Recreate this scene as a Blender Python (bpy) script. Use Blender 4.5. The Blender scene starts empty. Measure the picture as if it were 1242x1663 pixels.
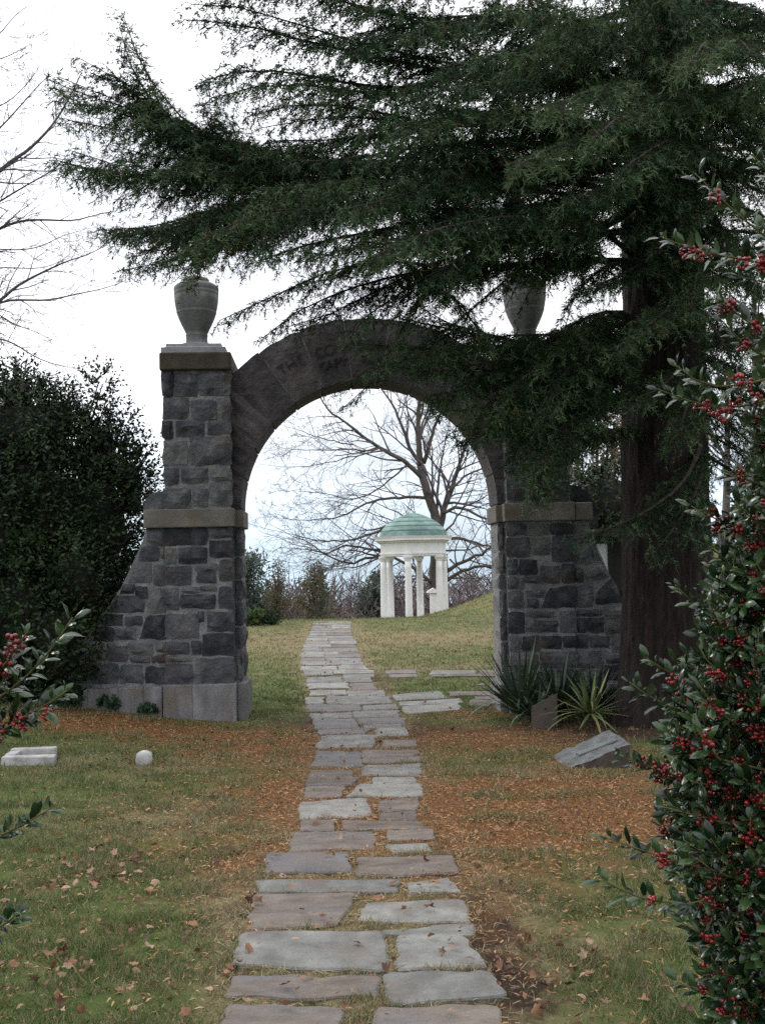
import bpy, bmesh, math, random
import numpy as np
from mathutils import Vector, Matrix
from mathutils import noise as mn

rng = np.random.default_rng(7)
rnd = random.Random(11)
SC = bpy.context.scene
COL = SC.collection

# ------------------------------------------------------------------ camera
EYE = np.array([0.0, 0.0, 1.65])
YAW, PITCH, ROLL = math.radians(3.0), math.radians(3.35), math.radians(1.25)
FPX, CX, CY = 1700.0, 621.0, 831.5
f_ = np.array([math.sin(YAW) * math.cos(PITCH), math.cos(YAW) * math.cos(PITCH), math.sin(PITCH)])
r_ = np.array([math.cos(YAW), -math.sin(YAW), 0.0])
u_ = np.cross(r_, f_)
R_ = r_ * math.cos(ROLL) - u_ * math.sin(ROLL)
U_ = u_ * math.cos(ROLL) + r_ * math.sin(ROLL)
cam_d = bpy.data.cameras.new('camera')
cam_d.sensor_fit = 'VERTICAL'
cam_d.sensor_height = 36.0
cam_d.lens = FPX / 1663.0 * 36.0
cam_d.clip_end = 6000
cam_d.clip_start = 0.05
cam = bpy.data.objects.new('camera', cam_d)
COL.objects.link(cam)
cam.matrix_world = Matrix(((R_[0], U_[0], -f_[0], EYE[0]), (R_[1], U_[1], -f_[1], EYE[1]),
                           (R_[2], U_[2], -f_[2], EYE[2]), (0, 0, 0, 1)))
SC.camera = cam

# ------------------------------------------------------------------ world, sun, exposure
SUN = Vector((-0.72, 0.55, 0.62)).normalized()
W = bpy.data.worlds.new('World')
SC.world = W
W.use_nodes = True
nt = W.node_tree
nt.nodes.clear()


def N(tree, typ, **kw):
    n = tree.nodes.new(typ)
    for k, v in kw.items():
        if k.startswith('i_'):
            n.inputs[k[2:].replace('_', ' ')].default_value = v
        else:
            setattr(n, k, v)
    return n


def LK(tree, a, b):
    tree.links.new(a, b)


def math_n(tree, op, a, b=None, clamp=False):
    n = tree.nodes.new('ShaderNodeMath')
    n.operation = op
    n.use_clamp = clamp
    for i, x in enumerate((a, b)):
        if x is None:
            continue
        if isinstance(x, (int, float)):
            n.inputs[i].default_value = x
        else:
            tree.links.new(x, n.inputs[i])
    return n.outputs[0]


sky = N(nt, 'ShaderNodeTexSky', sky_type='NISHITA', sun_disc=False)
sky.sun_elevation = math.asin(SUN.z)
sky.sun_rotation = math.atan2(SUN.x, SUN.y)
sky.air_density = 1.0
sky.dust_density = 2.0
tc = N(nt, 'ShaderNodeTexCoord')
mp = N(nt, 'ShaderNodeMapping')
mp.inputs['Scale'].default_value = (1.6, 1.6, 4.5)
mp.inputs['Location'].default_value = (0.35, 0.2, 0.1)
LK(nt, tc.outputs['Generated'], mp.inputs['Vector'])
nz = N(nt, 'ShaderNodeTexNoise')
nz.inputs['Scale'].default_value = 1.6
nz.inputs['Detail'].default_value = 7
nz.inputs['Roughness'].default_value = 0.55
LK(nt, mp.outputs[0], nz.inputs['Vector'])
sp = N(nt, 'ShaderNodeSeparateXYZ')
LK(nt, tc.outputs['Generated'], sp.inputs[0])
zz = math_n(nt, 'MAXIMUM', sp.outputs['Z'], 0.0)
# overcast luminance: brighter towards the zenith and towards the hidden sun
dotn = N(nt, 'ShaderNodeVectorMath', operation='DOT_PRODUCT')
LK(nt, tc.outputs['Generated'], dotn.inputs[0])
dotn.inputs[1].default_value = tuple(SUN)
glow = math_n(nt, 'POWER', math_n(nt, 'MAXIMUM', dotn.outputs['Value'], 0.0), 4.0)
lum = math_n(nt, 'ADD', math_n(nt, 'MULTIPLY', zz, SKY_Z := 15.0), math_n(nt, 'MULTIPLY', glow, 9.0))
lum = math_n(nt, 'ADD', lum, 10.6)
lum = math_n(nt, 'MULTIPLY', lum, math_n(nt, 'ADD', math_n(nt, 'MULTIPLY', nz.outputs['Fac'], 0.7), 0.65))
cl = N(nt, 'ShaderNodeMix', data_type='RGBA')
cl.inputs[6].default_value = (0.72, 0.91, 1.07, 1)
cl.inputs[7].default_value = (1.0, 1.0, 1.04, 1)
LK(nt, math_n(nt, 'MULTIPLY', zz, 5.0, True), cl.inputs[0])
cv = N(nt, 'ShaderNodeVectorMath', operation='SCALE')
LK(nt, cl.outputs[2], cv.inputs[0])
LK(nt, lum, cv.inputs['Scale'])
cr = N(nt, 'ShaderNodeMapRange')
cr.inputs['From Min'].default_value = 0.30
cr.inputs['From Max'].default_value = 0.52
cr.inputs['To Min'].default_value = 0.55
cr.inputs['To Max'].default_value = 0.97
LK(nt, nz.outputs['Fac'], cr.inputs['Value'])
mx = N(nt, 'ShaderNodeMix', data_type='RGBA')
LK(nt, cr.outputs[0], mx.inputs[0])
LK(nt, sky.outputs[0], mx.inputs[6])
LK(nt, cv.outputs[0], mx.inputs[7])
bg = N(nt, 'ShaderNodeBackground')
bg.inputs['Strength'].default_value = 0.10
LK(nt, mx.outputs[2], bg.inputs['Color'])
wo = N(nt, 'ShaderNodeOutputWorld')
LK(nt, bg.outputs[0], wo.inputs[0])

sd = bpy.data.lights.new('sun', 'SUN')
sd.energy = 0.9
sd.angle = math.radians(16)
sd.color = (1.0, 0.96, 0.9)
so = bpy.data.objects.new('sun', sd)
COL.objects.link(so)
so.rotation_euler = SUN.to_track_quat('Z', 'Y').to_euler()
so.location = (-20, 15, 25)
SC.view_settings.view_transform = 'Standard'
SC.view_settings.look = 'None'
SC.view_settings.gamma = 1
SC.view_settings.use_curve_mapping = False
SC.view_settings.exposure = 0.05
SC.render.engine = 'CYCLES'
SC.cycles.use_denoising = False
SC.cycles.max_bounces = 6
SC.cycles.diffuse_bounces = 3
SC.cycles.transparent_max_bounces = 8


# ------------------------------------------------------------------ helpers
def nrm(a):
    a = np.asarray(a, float)
    return a / np.maximum(np.linalg.norm(a, axis=-1, keepdims=True), 1e-9)


def P(px, py, d):
    """the point D metres in front of the camera that a pixel of the photograph shows"""
    return EYE + d * (f_ + (px - CX) / FPX * R_ - (py - CY) / FPX * U_)


def smooth(x, a, b):
    t = np.clip((np.asarray(x, float) - a) / (b - a), 0, 1)
    return t * t * (3 - 2 * t)


MOUND = (11.4, 36.5, 9.6, 2.7)


def H(x, y):
    """height of the ground"""
    x = np.asarray(x, float)
    y = np.asarray(y, float)
    z = 0.34 * smooth(y, 12.5, 27.0)
    z = z - 1.1 * smooth(y, 29, 48) - 6.5 * smooth(y, 46, 115) - 0.030 * np.clip(y - 100, 0, None)
    z = z + 0.30 * smooth(-x, 0.9, 4.0) * np.exp(-((y - 12.0) / 2.6) ** 2)
    z = z + 0.10 * smooth(-x, 1.5, 6.0) * smooth(y, 14, 22)
    r = np.hypot(x - MOUND[0], y - MOUND[1]) / MOUND[2]
    z = z + MOUND[3] * (0.5 + 0.5 * np.cos(np.pi * np.clip(r, 0, 1)))
    z = z + 0.010 * np.sin(x * 1.9 + 0.7) * np.sin(y * 1.3) + 0.006 * np.sin(x * 5.1 + y * 3.3) * np.sin(y * 4.1 - x)
    return z


def G(px, py, lo=2.0, hi=60.0):
    """the point of the ground that a pixel shows"""
    dirv = f_ + (px - CX) / FPX * R_ - (py - CY) / FPX * U_
    a = lo
    t = lo
    while t < hi:
        p = EYE + t * dirv
        if p[2] < H(p[0], p[1]):
            b = t
            for _ in range(25):
                m = 0.5 * (a + b)
                p = EYE + m * dirv
                if p[2] < H(p[0], p[1]):
                    b = m
                else:
                    a = m
            p = EYE + b * dirv
            return np.array([p[0], p[1], float(H(p[0], p[1]))])
        a = t
        t += 0.06
    p = EYE + hi * dirv
    return np.array([p[0], p[1], float(H(p[0], p[1]))])


YW = 12.15          # front plane of the gateway piers


def WX(px, py, y=None):
    """pixel to (x, z) on the vertical plane y"""
    y = YW if y is None else y
    dirv = f_ + (px - CX) / FPX * R_ - (py - CY) / FPX * U_
    t = (y - EYE[1]) / dirv[1]
    p = EYE + t * dirv
    return np.array([p[0], p[2]])


def mk(name, V, F, mat=None, smooth_=False):
    me = bpy.data.meshes.new(name)
    V = np.ascontiguousarray(V, dtype=np.float32)
    if isinstance(F, np.ndarray):
        F = np.ascontiguousarray(F, dtype=np.int32)
        me.vertices.add(len(V))
        me.vertices.foreach_set('co', V.ravel())
        me.loops.add(F.size)
        me.loops.foreach_set('vertex_index', F.ravel())
        me.polygons.add(len(F))
        me.polygons.foreach_set('loop_start', np.arange(0, F.size, F.shape[1], dtype=np.int32))
        me.update(calc_edges=True)
    else:
        me.from_pydata([tuple(v) for v in V], [], [tuple(f) for f in F])
        me.update()
    if smooth_ and len(me.polygons):
        me.polygons.foreach_set('use_smooth', np.ones(len(me.polygons), dtype=bool))
    if mat is not None:
        me.materials.append(mat)
    return me


def tag(o, label=None, cat=None, group=None, kind=None):
    if label:
        o['label'] = label
    if cat:
        o['category'] = cat
    if group:
        o['group'] = group
    if kind:
        o['kind'] = kind
    return o


def thing(name, loc, label, cat, group=None):
    o = bpy.data.objects.new(name, None)
    o.empty_display_size = 0.2
    o.location = tuple(loc)
    COL.objects.link(o)
    return tag(o, label, cat, group)


def part(name, me, parent=None, kind=None, label=None):
    o = bpy.data.objects.new(name, me)
    COL.objects.link(o)
    if parent is not None:
        o.parent = parent
        base = Vector((0, 0, 0))
        q = parent
        if q.parent is None:
            base = q.location
            o.matrix_parent_inverse = Matrix.Translation(-base)
    if kind:
        o['kind'] = kind
    if label:
        o['label'] = label
    return o


class MB:
    """collects shapes; build() gives one mesh"""

    def __init__(s):
        s.V = []
        s.F = []
        s.n = 0

    def add(s, V, F):
        V = np.asarray(V, float)
        s.V.append(V)
        s.F += [tuple(int(i) + s.n for i in f) for f in F]
        s.n += len(V)
        return s

    def box(s, x0, x1, y0, y1, z0, z1):
        V = [(x0, y0, z0), (x1, y0, z0), (x1, y1, z0), (x0, y1, z0), (x0, y0, z1), (x1, y0, z1), (x1, y1, z1), (x0, y1, z1)]
        return s.add(V, [(0, 3, 2, 1), (4, 5, 6, 7), (0, 1, 5, 4), (1, 2, 6, 5), (2, 3, 7, 6), (3, 0, 4, 7)])

    def tube(s, pts, rad, sides=8, cap=True):
        V, F = tube(pts, rad, sides, cap)
        return s.add(V, F)

    def mesh(s, name, mat, smooth_=False):
        return mk(name, np.concatenate(s.V), s.F, mat, smooth_)


def tube(pts, rad, sides=8, cap=True):
    pts = np.asarray(pts, float)
    n = len(pts)
    rad = np.broadcast_to(np.asarray(rad, float), (n,))
    T = nrm(np.gradient(pts, axis=0))
    ref = np.array([0.0, 0, 1]) if abs(T[0][2]) < 0.9 else np.array([1.0, 0, 0])
    A = nrm(np.cross(T[0], ref))
    V = []
    for i in range(n):
        A = nrm(A - T[i] * np.dot(A, T[i]))
        B = np.cross(T[i], A)
        for k in range(sides):
            a = 2 * math.pi * k / sides
            V.append(pts[i] + rad[i] * (math.cos(a) * A + math.sin(a) * B))
    F = []
    for i in range(n - 1):
        for k in range(sides):
            k2 = (k + 1) % sides
            F.append((i * sides + k, i * sides + k2, (i + 1) * sides + k2, (i + 1) * sides + k))
    if cap:
        F.append(tuple(range(sides))[::-1])
        F.append(tuple((n - 1) * sides + k for k in range(sides)))
    return np.array(V), F


def segs_mesh(name, segs, mat, sides=3):
    """many thin tapered prisms (p0, p1, r0, r1)"""
    A = np.array([list(s[0]) + list(s[1]) + [s[2], s[3]] for s in segs], float)
    return segs_arr(name, A, mat, sides)


def segs_arr(name, A, mat, sides=3):
    p0, p1, r0, r1 = A[:, 0:3], A[:, 3:6], A[:, 6], A[:, 7]
    T = nrm(p1 - p0)
    ref = np.where(np.abs(T[:, 2:3]) < 0.9, np.array([[0, 0, 1.0]]), np.array([[1.0, 0, 0]]))
    X = nrm(np.cross(T, ref))
    Y = np.cross(T, X)
    n = len(A)
    V = np.zeros((n, 2 * sides, 3))
    for k in range(sides):
        a = 2 * math.pi * k / sides
        o = math.cos(a) * X + math.sin(a) * Y
        V[:, k] = p0 + r0[:, None] * o
        V[:, sides + k] = p1 + r1[:, None] * o
    f = np.array([[k, (k + 1) % sides, sides + (k + 1) % sides, sides + k] for k in range(sides)])
    F = (np.arange(n)[:, None, None] * 2 * sides + f[None]).reshape(-1, 4)
    return mk(name, V.reshape(-1, 3), F, mat, True)


def scatter(TV, TF, pos, dirs, nor, scale, wid=None):
    """copies of a small template (y along dirs, z along nor) as vertices and faces"""
    dirs = nrm(dirs)
    X = nrm(np.cross(dirs, nor))
    Z = np.cross(X, dirs)
    sc = np.broadcast_to(np.asarray(scale, float), (len(pos),))
    w = sc if wid is None else np.broadcast_to(np.asarray(wid, float), (len(pos),))
    TV = np.asarray(TV, float)
    V = pos[:, None, :] + (TV[None, :, 0:1] * w[:, None, None]) * X[:, None, :] + \
        (TV[None, :, 1:2] * sc[:, None, None]) * dirs[:, None, :] + (TV[None, :, 2:3] * sc[:, None, None]) * Z[:, None, :]
    TF = np.asarray(TF)
    F = (np.arange(len(pos))[:, None, None] * len(TV) + TF[None]).reshape(-1, TF.shape[1])
    return V.reshape(-1, 3), F


def join(VF):
    Vs, Fs, n = [], [], 0
    for V, F in VF:
        Vs.append(V)
        Fs.append(F + n)
        n += len(V)
    return np.concatenate(Vs), np.concatenate(Fs)


def rand_unit(n):
    return nrm(rng.normal(size=(n, 3)))


def resample(pts, step):
    pts = np.asarray(pts, float)
    # smooth the polyline first (Chaikin)
    for _ in range(2):
        q = [pts[0]]
        for a, b in zip(pts[:-1], pts[1:]):
            q += [a * .75 + b * .25, a * .25 + b * .75]
        q.append(pts[-1])
        pts = np.array(q)
    d = np.concatenate([[0], np.cumsum(np.linalg.norm(np.diff(pts, axis=0), axis=1))])
    n = max(3, int(d[-1] / step) + 1)
    t = np.linspace(0, d[-1], n)
    return np.stack([np.interp(t, d, pts[:, k]) for k in range(3)], 1), d[-1]


def bevel_box(name, x0, x1, y0, y1, z0, z1, mat, bev=0.012, rough=0.0, cuts=0):
    bm = bmesh.new()
    bmesh.ops.create_cube(bm, size=1)
    for v in bm.verts:
        v.co = Vector((x0 if v.co.x < 0 else x1, y0 if v.co.y < 0 else y1, z0 if v.co.z < 0 else z1))
    if cuts:
        bmesh.ops.subdivide_edges(bm, edges=bm.edges[:], cuts=cuts, use_grid_fill=True)
    if bev and not cuts:
        bmesh.ops.bevel(bm, geom=bm.edges[:], offset=bev, segments=2, affect='EDGES', profile=0.6)
    if rough:
        for v in bm.verts:
            v.co += rough * mn.noise_vector(v.co * 5.3)
    me = bpy.data.meshes.new(name)
    bm.to_mesh(me)
    bm.free()
    me.materials.append(mat)
    return me


# ------------------------------------------------------------------ materials
def material(name, cols, scale=6.0, rough=0.85, bump=0.0, bscale=40.0, rand=0.0, island=0.0, big=None, spec=0.3,
             stretch=(1, 1, 1), trans=0.0, detail=6, coat=0.0, back=None):
    """noise-mottled surface; cols = 2..4 colours; rand = brightness by object, island = by loose piece"""
    m = bpy.data.materials.new(name)
    m.use_nodes = True
    t = m.node_tree
    b = t.nodes['Principled BSDF']
    geo = t.nodes.new('ShaderNodeNewGeometry')
    mpn = t.nodes.new('ShaderNodeMapping')
    mpn.inputs['Scale'].default_value = stretch
    LK(t, geo.outputs['Position'], mpn.inputs['Vector'])
    n1 = t.nodes.new('ShaderNodeTexNoise')
    n1.inputs['Scale'].default_value = scale
    n1.inputs['Detail'].default_value = detail
    n1.inputs['Roughness'].default_value = 0.6
    LK(t, mpn.outputs[0], n1.inputs['Vector'])
    fac = n1.outputs['Fac']
    if island:
        off = math_n(t, 'MULTIPLY', math_n(t, 'SUBTRACT', geo.outputs['Random Per Island'], 0.5), island)
        fac = math_n(t, 'ADD', fac, off)
    if rand:
        oi = t.nodes.new('ShaderNodeObjectInfo')
        off = math_n(t, 'MULTIPLY', math_n(t, 'SUBTRACT', oi.outputs['Random'], 0.5), rand)
        fac = math_n(t, 'ADD', fac, off)
    rp = t.nodes.new('ShaderNodeValToRGB')
    el = rp.color_ramp.elements
    while len(el) < len(cols):
        el.new(0.5)
    for i, c in enumerate(cols):
        el[i].position = 0.28 + 0.44 * i / (len(cols) - 1)
        el[i].color = (*c, 1)
    LK(t, fac, rp.inputs['Fac'])
    col = rp.outputs['Color']
    if big:
        n2 = t.nodes.new('ShaderNodeTexNoise')
        n2.inputs['Scale'].default_value = big[1]
        n2.inputs['Detail'].default_value = 4
        LK(t, mpn.outputs[0], n2.inputs['Vector'])
        mr = t.nodes.new('ShaderNodeMapRange')
        mr.inputs['From Min'].default_value = big[2]
        mr.inputs['From Max'].default_value = big[3]
        LK(t, n2.outputs['Fac'], mr.inputs['Value'])
        mm = t.nodes.new('ShaderNodeMix')
        mm.data_type = 'RGBA'
        LK(t, mr.outputs[0], mm.inputs[0])
        LK(t, col, mm.inputs[6])
        mm.inputs[7].default_value = (*big[0], 1)
        col = mm.outputs[2]
    if back:
        mb = t.nodes.new('ShaderNodeMix')
        mb.data_type = 'RGBA'
        LK(t, geo.outputs['Backfacing'], mb.inputs[0])
        LK(t, col, mb.inputs[6])
        mb.inputs[7].default_value = (*back, 1)
        col = mb.outputs[2]
    LK(t, col, b.inputs['Base Color'])
    b.inputs['Roughness'].default_value = rough
    b.inputs['Specular IOR Level'].default_value = spec
    if coat:
        b.inputs['Coat Weight'].default_value = coat
        b.inputs['Coat Roughness'].default_value = 0.10
    if bump:
        n3 = t.nodes.new('ShaderNodeTexNoise')
        n3.inputs['Scale'].default_value = bscale
        n3.inputs['Detail'].default_value = 8
        n3.inputs['Roughness'].default_value = 0.65
        LK(t, mpn.outputs[0], n3.inputs['Vector'])
        bp = t.nodes.new('ShaderNodeBump')
        bp.inputs['Strength'].default_value = bump
        bp.inputs['Distance'].default_value = 0.03
        LK(t, n3.outputs['Fac'], bp.inputs['Height'])
        LK(t, bp.outputs[0], b.inputs['Normal'])
    if trans:
        tr = t.nodes.new('ShaderNodeBsdfTranslucent')
        LK(t, col, tr.inputs['Color'])
        ms = t.nodes.new('ShaderNodeMixShader')
        ms.inputs[0].default_value = trans
        LK(t, b.outputs[0], ms.inputs[1])
        LK(t, tr.outputs[0], ms.inputs[2])
        LK(t, ms.outputs[0], t.nodes['Material Output'].inputs['Surface'])
    return m


M = {}
M['stone'] = material('gateway_stone', [(0.026, 0.027, 0.033), (0.054, 0.055, 0.064), (0.088, 0.089, 0.098), (0.135, 0.133, 0.132)],
                      scale=5.5, bump=1.0, bscale=22, rand=0.42, big=((0.075, 0.058, 0.042), 2.3, 0.56, 0.78))
M['vouss'] = material('arch_stone', [(0.033, 0.030, 0.034), (0.068, 0.061, 0.066), (0.11, 0.10, 0.103)],
                      scale=4.5, bump=1.0, bscale=16, rand=0.18, big=((0.060, 0.045, 0.036), 1.8, 0.55, 0.8))
M['mortar'] = material('mortar', [(0.11, 0.115, 0.12), (0.19, 0.195, 0.20), (0.29, 0.29, 0.29)], scale=9, bump=0.8, bscale=45,
                       big=((0.11, 0.105, 0.105), 3.0, 0.5, 0.8))
M['archmortar'] = material('arch_mortar', [(0.055, 0.052, 0.054), (0.10, 0.095, 0.097), (0.16, 0.155, 0.155)], scale=7, bump=0.6, bscale=40)
M['sand'] = material('band_sandstone', [(0.080, 0.072, 0.061), (0.122, 0.112, 0.096), (0.17, 0.158, 0.138)], scale=4, bump=0.35,
                     bscale=50, rand=0.14, big=((0.12, 0.085, 0.05), 3.1, 0.56, 0.75))
M['cap'] = material('cap_stone', [(0.026, 0.022, 0.017), (0.048, 0.040, 0.030), (0.070, 0.060, 0.046)], scale=7, bump=0.4, bscale=40)
M['plinth'] = material('plinth_stone', [(0.10, 0.098, 0.095), (0.165, 0.162, 0.165), (0.24, 0.235, 0.24)], scale=4.5, bump=0.5,
                       bscale=40, rand=0.16, stretch=(1.6, 1.6, 0.6), big=((0.14, 0.115, 0.08), 2.6, 0.5, 0.75))
M['urn'] = material('urn_stone', [(0.075, 0.075, 0.075), (0.13, 0.13, 0.13), (0.19, 0.19, 0.185)], scale=5, bump=0.35, bscale=60,
                    stretch=(1, 1, .6))
M['urn_base'] = material('urn_base_stone', [(0.16, 0.165, 0.165), (0.23, 0.235, 0.24), (0.29, 0.30, 0.30)], scale=8, bump=0.3, bscale=60)
M['moss'] = material('mossy_stone', [(0.09, 0.10, 0.06), (0.15, 0.155, 0.12), (0.2, 0.2, 0.18)], scale=14, bump=0.4, bscale=60)
M['letter'] = material('dark_letter', [(0.020, 0.017, 0.018), (0.030, 0.026, 0.028)], scale=20)  # dark tone stands in for shade inside cut letters
M['white'] = material('white_paint', [(0.56, 0.555, 0.55), (0.63, 0.625, 0.615), (0.68, 0.675, 0.665)], scale=3, bump=0.05,
                      rough=0.6, big=((0.62, 0.60, 0.56), 2.2, 0.55, 0.85), stretch=(1, 1, 0.4))
M['copper'] = material('green_copper', [(0.080, 0.142, 0.128), (0.145, 0.232, 0.208), (0.23, 0.325, 0.29)], scale=1.6, rough=0.7,
                       bump=0.15, bscale=9, rand=0.06, stretch=(1, 1, 2.5), big=((0.07, 0.115, 0.11), 1.4, 0.5, 0.75))
M['copper_dark'] = material('dark_copper', [(0.055, 0.09, 0.09), (0.10, 0.165, 0.155), (0.22, 0.34, 0.30)], scale=1.7, rough=0.7, bump=0.15, bscale=9)
M['bark'] = material('cedar_bark', [(0.003, 0.002, 0.002), (0.012, 0.0075, 0.0066), (0.032, 0.020, 0.017)], scale=26, bump=1.0, bscale=34,
                     stretch=(1, 1, 0.24))
M['twig'] = material('twig_bark', [(0.016, 0.012, 0.010), (0.036, 0.027, 0.021)], scale=12)
M['needle'] = material('cedar_needles', [(0.005, 0.014, 0.006), (0.013, 0.034, 0.014), (0.030, 0.062, 0.024), (0.060, 0.092, 0.036)],
                       scale=1.7, rough=0.75, island=0.28, rand=0.3, trans=0.12, spec=0.12)
M['needle_tip'] = material('cedar_tip_needles', [(0.028, 0.058, 0.028), (0.064, 0.108, 0.052), (0.115, 0.155, 0.085)], scale=1.7, rough=0.75, island=0.4, rand=0.3, trans=0.15,
                           spec=0.15)
M['needle_dead'] = material('dead_needles', [(0.055, 0.032, 0.018), (0.11, 0.066, 0.036)], scale=2, rough=0.9, island=0.4, spec=0.1)
M['barebark'] = material('bare_tree_bark', [(0.040, 0.034, 0.033), (0.075, 0.065, 0.06), (0.12, 0.105, 0.095)], scale=2.5, bump=0.6,
                         bscale=6, stretch=(1, 1, .3))
M['baretwig'] = material('bare_twig', [(0.085, 0.067, 0.075), (0.13, 0.105, 0.115)], scale=1.0)
M['shrubleaf'] = material('shrub_leaves', [(0.004, 0.010, 0.003), (0.010, 0.024, 0.007), (0.030, 0.052, 0.015)], scale=2.2, rough=0.55,
                          island=0.35, trans=0.06, spec=0.2)
M['core'] = material('shrub_dark_core', [(0.008, 0.009, 0.006), (0.018, 0.016, 0.010)], scale=8, bump=1, bscale=10)  # near-black colour of the core added for shade inside the shrubs
M['holly'] = material('holly_leaves', [(0.004, 0.013, 0.005), (0.009, 0.027, 0.009), (0.030, 0.060, 0.018)], scale=5, rough=0.18,
                      island=0.7, rand=0.7, trans=0.06, spec=0.42, coat=0.0, back=(0.06, 0.095, 0.045))
M['hollystem'] = material('holly_stem', [(0.075, 0.07, 0.025), (0.12, 0.10, 0.04)], scale=20)
M['berry'] = material('holly_berry', [(0.11, 0.003, 0.006), (0.23, 0.006, 0.010)], scale=30, rough=0.22, rand=0.5, spec=0.6)
M['yucca'] = material('yucca_leaf', [(0.012, 0.026, 0.016), (0.028, 0.050, 0.027), (0.055, 0.085, 0.045)], scale=2.5, rough=0.45, rand=0.5,
                      spec=0.45)
M['yucca_pale'] = material('pale_yucca_leaf', [(0.05, 0.085, 0.03), (0.10, 0.13, 0.045), (0.17, 0.17, 0.06)], scale=3.0, rough=0.5, rand=0.6)
M['flag'] = material('flagstone', [(0.105, 0.107, 0.100), (0.165, 0.166, 0.154), (0.235, 0.232, 0.21)], scale=6.4, rough=0.8, bump=0.6,
                     bscale=18, rand=0.3, detail=10, big=((0.125, 0.10, 0.083), 3.7, 0.5, 0.72))
M['flag_brown'] = material('brown_flagstone', [(0.082, 0.064, 0.052), (0.128, 0.104, 0.087), (0.18, 0.155, 0.132)], scale=6.4, rough=0.8,
                           bump=0.7, bscale=16, rand=0.3, detail=10, stretch=(0.7, 1.5, 1), big=((0.12, 0.12, 0.125), 3.4, 0.5, 0.75))
M['flag_slate'] = material('slate_flagstone', [(0.082, 0.080, 0.084), (0.118, 0.113, 0.114), (0.155, 0.147, 0.142)], scale=4, rough=0.75, bump=0.4,
                           bscale=26, rand=0.2, big=((0.125, 0.10, 0.085), 3.4, 0.48, 0.75))
M['marble'] = material('white_marble', [(0.20, 0.20, 0.185), (0.34, 0.34, 0.33), (0.46, 0.46, 0.45)], scale=7, bump=0.3, bscale=40)
M['grave'] = material('grey_marker_stone', [(0.075, 0.08, 0.08), (0.125, 0.132, 0.13), (0.185, 0.19, 0.185)], scale=10, bump=0.5, bscale=45,
                      stretch=(1, 1, 2))
M['plaque'] = material('bronze_plaque', [(0.10, 0.115, 0.112), (0.145, 0.16, 0.155)], scale=10, rough=0.5)
M['plaque_edge'] = material('tablet_stone', [(0.045, 0.038, 0.033), (0.085, 0.07, 0.058)], scale=8, bump=0.3, bscale=40)
M['blackpaint'] = material('black_paint', [(0.012, 0.012, 0.012), (0.022, 0.02, 0.02)], scale=4)
M['panelwhite'] = material('white_board', [(0.5, 0.52, 0.53), (0.6, 0.61, 0.62)], scale=2)
M['woods'] = material('winter_woods', [(0.085, 0.066, 0.068), (0.130, 0.100, 0.102), (0.165, 0.132, 0.122)], scale=0.16, island=0.25)  # lightened a little so the colour itself carries some haze
M['oliveleaf'] = material('olive_leaves', [(0.05, 0.055, 0.022), (0.09, 0.085, 0.04), (0.13, 0.11, 0.06)], scale=.5, island=0.4, trans=.15)
M['coniferleaf'] = material('conifer_needles', [(0.038, 0.066, 0.052), (0.062, 0.095, 0.075), (0.088, 0.12, 0.095)], scale=.5, island=0.35, trans=.1)  # paler, bluer greens put distance haze into the colour
M['brownleaf'] = material('brown_leaves', [(0.08, 0.06, 0.04), (0.15, 0.115, 0.075), (0.22, 0.175, 0.12)], scale=1.2, island=0.5, trans=.2)
M['hedgeleaf'] = material('hedge_leaves', [(0.03, 0.06, 0.012), (0.055, 0.10, 0.02), (0.09, 0.13, 0.03)], scale=1.2, island=0.4, trans=.15)
M['weed'] = material('weed_leaves', [(0.014, 0.04, 0.018), (0.028, 0.062, 0.028)], scale=5, island=0.4, rough=.5)
M['grass'] = material('grass_blades', [(0.155, 0.160, 0.060), (0.072, 0.126, 0.030), (0.052, 0.112, 0.028), (0.20, 0.18, 0.09)], scale=0.9,
                      island=0.34, trans=0.2, rough=0.7)
M['drygrass'] = material('dry_grass_blades', [(0.15, 0.12, 0.065), (0.24, 0.195, 0.115), (0.33, 0.275, 0.18)], scale=1.4, island=0.5, trans=.15)
M['leaf_tan'] = material('tan_dry_leaf', [(0.12, 0.07, 0.04), (0.21, 0.13, 0.08), (0.32, 0.22, 0.15)], scale=9, rough=0.7, island=0.45, rand=0.6, trans=.1)
M['leaf_rust'] = material('rust_dry_leaf', [(0.075, 0.036, 0.024), (0.16, 0.075, 0.042), (0.25, 0.13, 0.07)], scale=9, rough=0.7, island=0.45, rand=0.6, trans=.1)
M['litter'] = material('orange_litter', [(0.10, 0.045, 0.020), (0.25, 0.115, 0.044), (0.31, 0.155, 0.064), (0.36, 0.22, 0.115)], scale=2.0, rough=0.8, island=0.7)


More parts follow.
